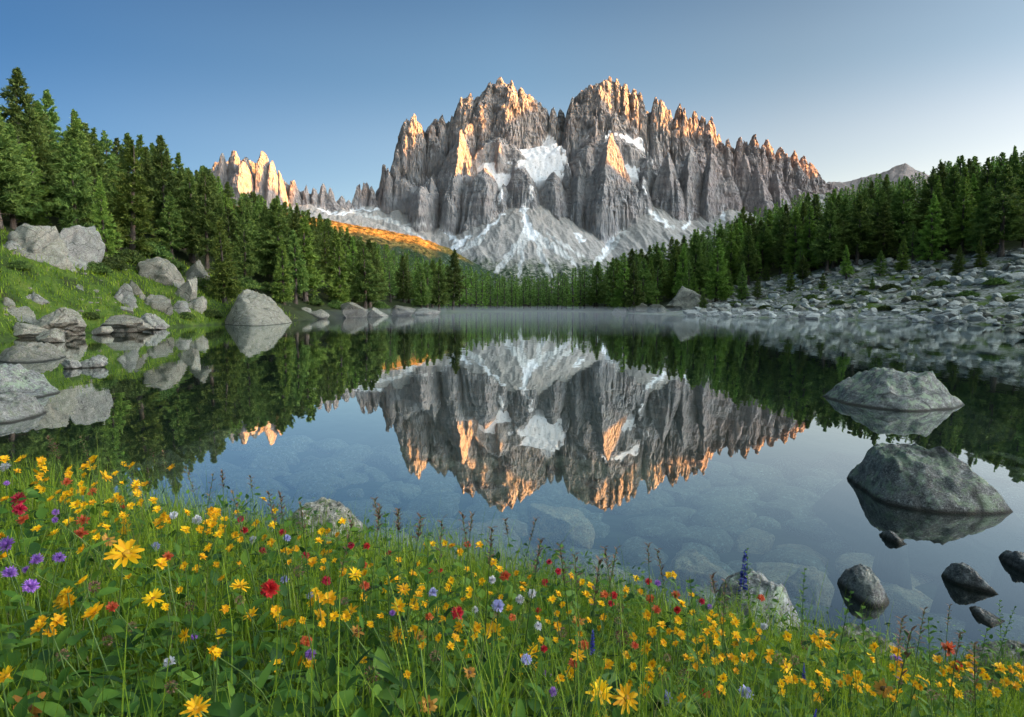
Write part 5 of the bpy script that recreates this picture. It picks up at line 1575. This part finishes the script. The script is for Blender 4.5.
def stem_mesh(k):
    r = np.random.default_rng(500 + k)
    lean = [0.02, 0.06, 0.11, 0.17, 0.25][k]
    t = np.linspace(0, 1, 8)
    pts = np.column_stack([lean * (t ** 1.8 - 1), 0.012 * np.sin(t * 5 + k), t - 1])
    V, Q = tube(pts, 0.0021 * (1.15 - 0.5 * t), 5)
    parts = [(V, Q)]
    me = mesh_np('stem', V, Q, mats=[STEM_M]); attr(me, 'hue', np.full(len(V), 0.3 + 0.15 * k))
    # a few narrow leaves up the stem
    LV, LQ, off = [], [], 0
    for j in range(5):
        f = 0.12 + 0.13 * j + r.uniform(0, 0.08)
        v, q = leaf_np(r.uniform(0.05, 0.10), 0.009, 4, 0.5)
        v = rot_batch(v, np.array([j * 2.4]), np.array([0.7]))[0]
        v[:, 2] *= 1.0
        LV.append(v + [lean * (f ** 1.8 - 1), 0, f - 1]); LQ.append(q + off); off += len(v)
    LVa = np.concatenate(LV)
    ml = mesh_np('leaf', LVa, np.concatenate(LQ), mats=[LEAF_M]); attr(ml, 'hue', np.full(len(LVa), 0.7))
    return me, ml
STEMS = [stem_mesh(k) for k in range(5)]

FR = random.Random(77)
NAMES = {'daisy': ('yellow_daisy', 'flower'), 'button': ('yellow_flower', 'flower'), 'faded': ('faded_flower', 'flower'), 'red': ('red_flower', 'flower'), 'coral': ('orange_flower', 'flower'),
         'purple': ('purple_thistle', 'flower'), 'white': ('white_flower', 'flower'), 'lilac': ('lilac_flower', 'flower'), 'blue': ('blue_spike_flower', 'flower'), 'brown': ('dried_flower', 'flower')}
SHARED = {'daisy': 'medium yellow daisy with open rays in the flower bank', 'button': 'small yellow flower on a thin stem in the flower bank',
          'faded': 'withered orange-brown flower head in the flower bank', 'red': 'small deep red globe-shaped flower in the flower bank', 'coral': 'small orange-red flower in the flower bank',
          'purple': 'small purple thistle-like flower in the flower bank', 'white': 'small white globe-shaped flower in the flower bank', 'lilac': 'pale lilac flower in the flower bank',
          'blue': 'small deep blue flower spike in the flower bank', 'brown': 'brown dried seed head in the flower bank'}
N_FL = {}
HEAD_AT = []
def head_point(px, py, hh):
    g = on_ground(px, py, hh, tmin=0.5, tmax=14)
    ok = g is not None and float(lake_dist(np.array([g.x]), np.array([g.y]))[0]) > 0.08 and g.length < 14
    if ok: return g
    d = ray(px, py); t = np.linspace(0.8, 8.0, 300)
    x = d.x * t; y = d.y * t; z = CAM_Z + d.z * t
    gr = terrain(x, y); ds = lake_dist(x, y)
    gap = np.where(ds > 0.25, z - gr, 99)
    i = int(np.argmin(gap))
    if gap[i] > 1.3: return None
    return Vector((x[i], y[i], z[i]))

def plant(px, py, size, kind, label=None, heads=None, hh=None, face=None):
    """a flower whose head shows at px, py with that many pixels across"""
    hh = hh if hh is not None else FR.uniform(0.27, 0.42)
    p = head_point(px, py, hh)
    if p is None: return None
    ground = tz(p.x, p.y)
    sh = max(0.06, p.z - ground + 0.02)
    dist = (p - Vector((0, 0, CAM_Z))).length
    if kind in ('purple', 'red'): size *= 0.82
    elif size < 14: size *= 1.12
    real = size * dist / FPX
    nm, cat = NAMES[kind]
    N_FL[kind] = N_FL.get(kind, 0) + 1
    root = link(nm, None, loc=p, label=label or SHARED[kind], cat=cat, group=None if label else {'button': 'small yellow flowers', 'daisy': 'yellow daisies', 'red': 'red flowers', 'coral': 'orange flowers'}.get(kind, kind + ' flowers of the bank'))
    ms, ml = STEMS[FR.choice([0, 1, 1, 2, 2, 3, 4])]
    yaw = FR.uniform(0, 6.28)
    st = link('stem', ms, root); st.scale = (1, 1, sh); st.rotation_euler = (0, 0, yaw)
    if size > 9 and sh > 0.15:
        lf = link('foliage', ml, root); lf.rotation_euler = (0, 0, yaw); lf.scale = (min(1.0, sh * 2.4),) * 2 + (sh,)
    offs = heads or [(0, 0, 1.0)]
    for (ox, oy, s) in offs:
        me, dm = FR.choice(HEADS[kind])
        k = dist / FPX
        o = link('flower_head', me, root, loc=(ox * k, FR.uniform(-.3, .3) * real, -oy * k))
        sc = real * s
        o.scale = (sc, sc, sc)
        if kind == 'blue':
            o.rotation_euler = (FR.uniform(-.12, .12), FR.uniform(-.12, .12), FR.uniform(0, 6.28))
        else:
            toc = math.atan2(-p.x, p.y)        # turn the face a little towards the viewer's side of the bank and the open sky
            tilt = FR.uniform(0.25, 0.95) if face is None else face
            yawf = FR.gauss(0, 0.7)
            o.rotation_euler = Euler((tilt, FR.uniform(-.25, .25), yawf), 'XYZ')
        if dm is not None:
            link('flower_disc', dm, o)
        if ox or oy:   # side stalk from the main stem to this head
            a = Vector((ox * k, 0, -oy * k - 0.1 * real)); b = Vector((0, 0, -min(sh * 0.5, 2.2 * real)))
            v, q = tube(np.array([b, b.lerp(a, 0.5) + Vector((0, 0, -0.1 * real)), a]), [0.0013, 0.0011, 0.0009], 4)
            sm = mesh_np('stalk', v, q, mats=[STEM_M]); attr(sm, 'hue', np.full(len(v), 0.5))
            link('stalk', sm, root)
    HEAD_AT.append((px, py))
    return root

C3 = [(-6, -3, 0.55), (5, -5, 0.55), (1, 4, 0.6)]
def tri(s): return [(-0.30 * s, 0.05 * s, 0.52), (0.28 * s, -0.12 * s, 0.55), (0.02 * s, 0.30 * s, 0.5), (0.0, -0.32 * s, 0.45)]
# flowers that stand out, each with a label of its own
SOLO = [
    (122, 557, 33, 'daisy', 'largest open yellow daisy in the lower left, on a long thick stem', None, 0.55),
    (598, 688, 26, 'daisy', 'big yellow daisy with long drooping petals at the bottom, left one of a pair', None, 0.8),
    (626, 698, 27, 'daisy', 'big ragged yellow daisy at the bottom, right one of a pair', None, 0.8),
    (600, 712, 16, 'daisy', 'yellow daisy cut by the bottom edge under the drooping pair', None, 0.7),
    (493, 632, 23, 'daisy', 'star-shaped yellow daisy with thin petals in the lower centre', None, 0.95),
    (400, 605, 17, 'daisy', 'left of two yellow daisies touching each other in the middle of the bank', None, 0.8),
    (415, 602, 17, 'daisy', 'right of two yellow daisies touching each other in the middle of the bank', None, 0.8),
    (321, 603, 30, 'button', 'tall yellow flower cluster on a long bare stem left of the centre', tri(26), None),
    (352, 611, 19, 'daisy', 'yellow daisy seen from the side right of the tall yellow cluster', None, 0.3),
    (357, 632, 15, 'faded', 'withered orange flower right below the side-on yellow daisy', None, None),
    (398, 634, 17, 'daisy', 'yellow daisy below the touching pair in the middle of the bank', None, 0.6),
    (415, 630, 15, 'button', 'yellow flower to the right of the daisy below the touching pair', None, None),
    (457, 615, 16, 'red', 'bright red globe flower standing right above a yellow daisy', None, None),
    (460, 627, 16, 'daisy', 'yellow daisy hanging just below the bright red globe flower', None, 0.9),
    (272, 587, 21, 'red', 'largest red tufted flower, left of the tall yellow cluster', None, None),
    (327, 580, 12, 'red', 'red flower beside a small yellow one above the tall yellow cluster', None, None),
    (241, 585, 18, 'daisy', 'cup-shaped yellow daisy on a straight stem in the left half', None, 0.15),
    (250, 617, 15, 'daisy', 'yellow daisy bent over below the cup-shaped one', None, 0.5),
    (213, 655, 19, 'button', 'drooping yellow bloom on an arching stem in the lower left', tri(14), None),
    (195, 711, 23, 'daisy', 'yellow daisy at the bottom edge left of the centre', None, 0.4),
    (28, 708, 28, 'faded', 'wilted golden flower with hanging petals at the bottom left corner', None, 1.0),
    (6, 677, 17, 'daisy', 'yellow daisy half cut off by the left edge near the bottom', None, 0.6),
    (152, 600, 20, 'daisy', 'yellow daisy with petals bent backwards right of the largest one', None, 0.3),
    (91, 616, 21, 'button', 'yellow bloom right below the wide yellow double bloom at lower left', None, None),
    (67, 601, 31, 'button', 'wide yellow double bloom at lower left', [(-8, 2, 0.5), (7, -2, 0.55), (0, 1, 0.5)], None),
    (47, 627, 26, 'button', 'yellow cluster of three heads on crossing stems at lower left', tri(20), None),
    (184, 637, 14, 'daisy', 'single tilted yellow petal flower beside a broad leaf', None, 1.2),
    (310, 657, 15, 'purple', 'purple flower right beside two yellow ones below the tall yellow cluster', None, None),
    (297, 655, 20, 'button', 'pair of yellow heads left of the purple flower on an arching stem', [(-2, -5, 0.55), (2, 6, 0.55)], None),
    (9, 545, 19, 'purple', 'upper big purple thistle flower at the left edge', None, None),
    (8, 575, 17, 'purple', 'second big purple thistle flower at the left edge', None, None),
    (38, 560, 15, 'purple', 'purple thistle flower right of the two at the left edge', None, None),
    (60, 558, 14, 'purple', 'flat pale purple flower, the farthest right of the left-hand purple group', None, None),
    (34, 585, 17, 'purple', 'lowest purple thistle flower of the left-hand group', None, None),
    (29, 569, 10, 'purple', 'smallest purple bud between the left-hand thistle flowers', None, None),
    (19, 500, 15, 'red', 'upper red flower head of the red pair at the left edge', None, None),
    (19, 510, 13, 'red', 'lower red flower head of the red pair at the left edge', None, None),
    (592, 640, 22, 'blue', 'deep blue flower spike in the middle of the lower right flowers', None, None),
    (746, 572, 38, 'blue', 'tall slim blue spike standing in front of the lichen-spotted boulder', None, None),
    (744, 691, 13, 'lilac', 'pale blue flower at the bottom right among grass', None, None),
    (666, 700, 13, 'lilac', 'dull lilac flower at the bottom beside the big daisy pair', None, None),
    (498, 607, 12, 'lilac', 'pale lilac globe flower on an arched stem above the star-shaped daisy', None, None),
    (520, 599, 9, 'white', 'white globe flower left of its lilac-white neighbour in the centre', None, None),
    (532, 594, 9, 'white', 'lilac-white globe flower in the centre beside a white one', None, None),
    (897, 661, 13, 'purple', 'violet flower sitting on a yellow one at the lower right', None, None),
    (428, 705, 20, 'faded', 'big withered golden flower at the bottom edge in the middle', None, 0.9),
    (373, 671, 16, 'brown', 'brown-orange seed head left of the bottom middle', None, None),
    (346, 681, 12, 'brown', 'slim brown seed head on the dark lower grass', None, None),
    (622, 636, 14, 'brown', 'pale pinkish seed head on a thick stalk right of the blue spike', None, None),
    (787, 669, 17, 'daisy', 'yellow daisy turned sideways with long petals at lower right', None, 1.3),
    (855, 681, 20, 'button', 'dense yellow cluster on a diagonal stem at lower right', tri(15), None),
    (819, 638, 20, 'button', 'yellow cluster near the low pale rock at right', tri(14), None),
    (886, 692, 17, 'faded', 'orange-brown fading bloom at the lower right', None, None),
    (948, 649, 12, 'coral', 'orange-red flower above a dark red one at the right end', None, None),
    (957, 666, 11, 'red', 'dark red flower between two yellow ones at the right end', None, None),
    (545, 582, 9, 'red', 'red flower beside a purple one near the far edge of the bank', None, None),
    (547, 672, 11, 'purple', 'upper of two small purple flowers in the lower centre', None, None),
    (553, 691, 12, 'purple', 'lower of two small purple flowers in the lower centre', None, None),
    (534, 651, 15, 'daisy', 'yellow daisy overlapping a red flower in the lower centre', None, 0.7),
    (544, 649, 9, 'red', 'red flower tucked behind the yellow daisy in the lower centre', None, None),
    (648, 651, 13, 'daisy', 'round yellow daisy with an orange centre facing the viewer at lower right', None, 1.0),
    (607, 666, 15, 'button', 'yellow bloom below the blue spike', None, None),
]
for px, py, s, kind, lab, hd, face in SOLO:
    plant(px, py, s, kind, lab, hd, face=face)

B = 'button'; Dd = 'daisy'
MORE = """40,471,12,b 40,483,12,b 72,469,9,b 93,461,11,b 59,497,12,b 69,497,12,b 83,491,10,b 102,479,13,d 138,488,14,b 119,499,12,b 132,466,8,b 125,464,6,b 172,468,8,b 123,519,12,b
129,529,15,d 100,531,13,b 161,523,15,b 152,502,9,b 143,502,8,b 109,540,13,f 213,514,15,b 207,528,15,b 186,530,10,b 196,521,9,w 241,519,8,r 245,530,9,r 236,535,9,b 241,540,7,b 210,547,9,b 202,557,8,b
217,565,7,b 242,564,9,b 66,483,8,c 92,493,8,c 24,520,9,c 20,461,8,b 4,460,9,b 22,458,7,b 263,500,8,b 275,511,7,b 282,533,9,r 262,552,9,r 305,557,10,r 351,546,9,r 367,546,9,r 389,554,8,r 430,571,8,r 271,544,9,b 284,552,10,b 292,551,10,b
327,552,10,b 313,562,11,b 322,531,8,b 328,532,8,b 342,522,8,b 338,534,6,b 355,575,13,d 365,586,9,c 363,597,9,b 363,566,8,c 372,565,7,b 386,588,10,b 393,580,11,b 403,591,15,d 413,574,10,b 427,544,8,b 433,544,8,b 445,544,7,b
452,546,8,b 460,552,8,b 467,545,7,c 479,546,8,b 493,564,9,b 499,570,8,b 505,576,10,c 492,580,8,w 466,598,10,b 442,619,9,b 475,609,7,w 322,624,8,b 307,640,10,c 435,655,10,n 381,616,8,b 284,626,11,b 291,624,10,b 310,597,8,l 421,637,12,f
470,671,13,f 114,606,9,c 64,654,9,n 179,591,7,b 166,607,8,b 224,610,8,b 171,687,10,n 95,586,9,n 171,662,11,w 558,571,9,r 549,562,8,r 538,626,8,w 586,594,9,b 552,600,9,b 558,594,7,b 563,605,7,b 557,614,7,b 590,585,8,b 582,582,7,b 571,576,7,b
636,579,7,b 673,575,8,b 668,575,7,b 691,595,8,b 681,603,9,b 651,600,8,c 658,584,9,p 648,581,9,r 614,596,10,r 611,604,8,r 656,609,8,c 678,611,9,r 676,595,8,c 647,615,10,b 661,625,9,b 653,633,10,b 663,643,8,b 673,631,10,b 681,635,10,b 698,640,10,b
708,629,10,b 719,636,10,b 712,618,12,b 697,656,14,d 699,666,10,b 719,661,13,b 730,656,9,b 739,659,11,b 578,621,14,f 579,656,15,d 584,647,10,c 573,665,9,c 521,666,15,b 556,641,7,b 572,641,6,b 826,645,11,b 834,637,9,b 861,688,11,b 842,674,8,b
784,682,10,b 894,695,11,b 897,667,12,b 905,677,14,d 919,683,12,b 953,669,12,b 969,662,12,b 974,671,10,b 997,667,10,b 1015,669,12,b 935,658,9,b 875,648,9,b 893,650,10,b 870,658,9,b 804,671,12,u 814,714,11,u 1018,688,9,b 994,687,9,n 787,636,9,b
702,602,8,r 760,597,7,c 709,606,7,p 805,645,8,n 795,660,8,n 930,693,8,n 972,697,8,n 620,608,8,n 618,620,7,n 634,645,8,c 497,617,7,n 477,600,7,n 345,600,7,n 240,600,8,n 190,606,9,n 130,628,8,n 108,640,8,n 56,520,8,p 6,484,7,p"""
KD = {'b': 'button', 'd': 'daisy', 'f': 'faded', 'r': 'red', 'c': 'coral', 'w': 'white', 'l': 'lilac', 'p': 'purple', 'u': 'blue', 'n': 'brown'}
for tok in MORE.split():
    a, b, s, k = tok.split(',')
    s = float(s)
    hd = None
    if k == 'b' and s >= 12: hd = tri(s)
    elif k == 'b' and s >= 10 and FR.random() < 0.5: hd = [(-0.3 * s, 0.1 * s, 0.6), (0.3 * s, -0.1 * s, 0.62)]
    plant(float(a), float(b), s * (1.25 if hd else 1.0), KD[k], None, hd)
# the many small ones between
EDGE_X = [0, 100, 180, 250, 300, 400, 500, 600, 700, 800, 870, 950, 1024]; EDGE_Y = [448, 462, 486, 508, 530, 552, 560, 576, 598, 632, 654, 662, 664]
tries = 0
while N_FL.get('button', 0) < 292 and tries < 9000:
    tries += 1
    px = FR.uniform(0, 1024); e = float(np.interp(px, EDGE_X, EDGE_Y))
    py = e + 6 + abs(FR.gauss(0, 1)) * 50
    if py > 700: continue
    if float(noise2(np.array([px / 70]), np.array([py / 34]), 91)[0]) < FR.uniform(-0.35, 0.15): continue
    if any(abs(px - a) < 9 and abs(py - b) < 6 for a, b in HEAD_AT): continue
    s = FR.uniform(5.2, 8.5) * (1 + (py - e) / 240)
    k = FR.random()
    plant(px, py, s, 'button' if k < 0.84 else FR.choice(['red', 'coral', 'white', 'lilac', 'brown', 'brown', 'purple']))
print('FLOWERS', N_FL)

# ------------------------------------------------------------------ tall stalks that stand against the water
def stalk_plant(px, pt, h_px, kind, label, group=None):
    p = head_point(px, pt, 0.62)
    if p is None: return
    g = tz(p.x, p.y); H = p.z - g
    dist = (p - Vector((0, 0, CAM_Z))).length
    root = link('seed_stalk' if kind == 'seed' else 'leafy_stalk', None, loc=(p.x, p.y, g), label=label, cat='stalk' if kind == 'seed' else 'plant', group=group)
    r = np.random.default_rng(int(px * 3 + pt))
    t = np.linspace(0, 1, 9); bend = r.uniform(-0.10, 0.10)
    pts = np.column_stack([bend * (t - 1) + 0.3 * bend * t * t - 0.3 * bend, 0.02 * np.sin(3 * t), H * t])
    V, Q = tube(pts, 0.0022 * (1.2 - 0.7 * t), 5)
    me = mesh_np('stem', V, Q, mats=[STEM_M]); attr(me, 'hue', np.full(len(V), r.uniform(0, 1)))
    link('stem', me, root)
    if kind == 'seed':
        Vs, Qs, T, off = [], [], [], 0
        n = int(r.integers(12, 26)); span = r.uniform(0.10, 0.24)
        for k in range(n):
            f = 1 - span * k / n
            c = np.array([np.interp(f, t, pts[:, 0]), np.interp(f, t, pts[:, 1]), H * f])
            v, q = leaf_np(r.uniform(0.012, 0.024), 0.004, 3, 0.2)
            v = rot_batch(v, np.array([k * 2.4]), np.array([r.uniform(0.3, 1.1)]))[0]
            Vs.append(v + c); Qs.append(q + off); off += len(v); T.append(np.repeat(r.uniform(0, 1), len(v)))
        m2 = petals_mesh('seeds', np.concatenate(Vs), np.concatenate(Qs), BRO, np.concatenate(T))
        link('seeds', m2, root)
    else:
        Vs, Qs, T, off = [], [], [], 0
        n = 30
        for k in range(n):
            f = 0.3 + 0.7 * k / n
            c = np.array([np.interp(f, t, pts[:, 0]), np.interp(f, t, pts[:, 1]), H * f])
            v, q = leaf_np(r.uniform(0.05, 0.09) * (1.25 - f), 0.008, 3, 0.3)
            v = rot_batch(v, np.array([k * 2.4]), np.array([r.uniform(0.4, 0.9)]))[0]
            Vs.append(v + c); Qs.append(q + off); off += len(v); T.append(np.repeat(r.uniform(0.3, 1), len(v)))
        Va = np.concatenate(Vs)
        m2 = mesh_np('leaf', Va, np.concatenate(Qs), mats=[LEAF_M]); attr(m2, 'hue', np.concatenate(T))
        link('foliage', m2, root)
SG = 'thin brown seed stalks against the water'
for px, pt in [(80, 437), (150, 450), (163, 452), (48, 438), (55, 445), (185, 467), (213, 474), (222, 472), (250, 476), (232, 492), (268, 492), (280, 495), (374, 499), (380, 506), (398, 510), (421, 517), (442, 520), (462, 514), (505, 520), (472, 515),
               (536, 519), (541, 540), (605, 548), (617, 549), (648, 545), (657, 550), (712, 577), (726, 580), (903, 619), (912, 632), (961, 634), (975, 645), (925, 610), (950, 606), (600, 560), (575, 555), (560, 545), (492, 528), (352, 520), (300, 503)]:
    stalk_plant(px, pt, 0, 'seed', 'thin brownish seed stalk rising above the edge of the bank', SG)
for px, pt, lab in [(747, 548, 'tall leafy green stalk in front of the lichen-spotted boulder'), (112, 440, 'bushy pale green seed plant on the far left of the bank'), (122, 446, 'second bushy green stalk beside the pale seed plant at left'),
                    (852, 590, 'leafy green stalk in front of the dark blunt rock'), (862, 605, 'shorter leafy stalk right of the one by the dark blunt rock'), (929, 617, 'straight dark green stalk before the water at lower right'),
                    (385, 512, 'green branching stalk rising against the water left of centre'), (428, 530, 'green budding stalk against the water in the centre'), (690, 578, 'thin green stalk left of the lichen-spotted boulder'),
                    (805, 568, 'thin leafy stalk right of the lichen-spotted boulder'), (1000, 600, 'feathery grey-green stem at the right edge'), (1016, 606, 'second feathery grey-green stem at the right edge'), (988, 628, 'low feathery stem before the pale rock at the right edge')]:
    stalk_plant(px, pt, 0, 'leaf', lab)

# ------------------------------------------------------------------ mist lying on the far water
def mist():
    bm = bmesh.new()
    pts = [(-30, 92), (45, 74), (60, 84), (40, 118), (27, 142), (14, 170), (-14, 166), (-24, 132)]
    lo = [bm.verts.new((x, y, 0.03)) for x, y in pts]; hi = [bm.verts.new((x, y, 1.5)) for x, y in pts]
    bm.faces.new(lo[::-1]); bm.faces.new(hi)
    for i in range(len(pts)):
        j = (i + 1) % len(pts); bm.faces.new((lo[i], lo[j], hi[j], hi[i]))
    bmesh.ops.recalc_face_normals(bm, faces=bm.faces[:])
    me = bpy.data.meshes.new('mist'); bm.to_mesh(me); bm.free()
    m = bpy.data.materials.new('mist'); m.use_nodes = True
    nt = m.node_tree; nt.nodes.remove(nt.nodes['Principled BSDF'])
    v = nt.nodes.new('ShaderNodeVolumePrincipled'); v.inputs['Density'].default_value = 0.005; v.inputs['Color'].default_value = (0.9, 0.93, 0.95, 1)
    nt.links.new(v.outputs[0], nt.nodes['Material Output'].inputs['Volume'])
    me.materials.append(m)
    link('mist', me, kind='stuff', label='thin morning mist lying on the far water')
mist()
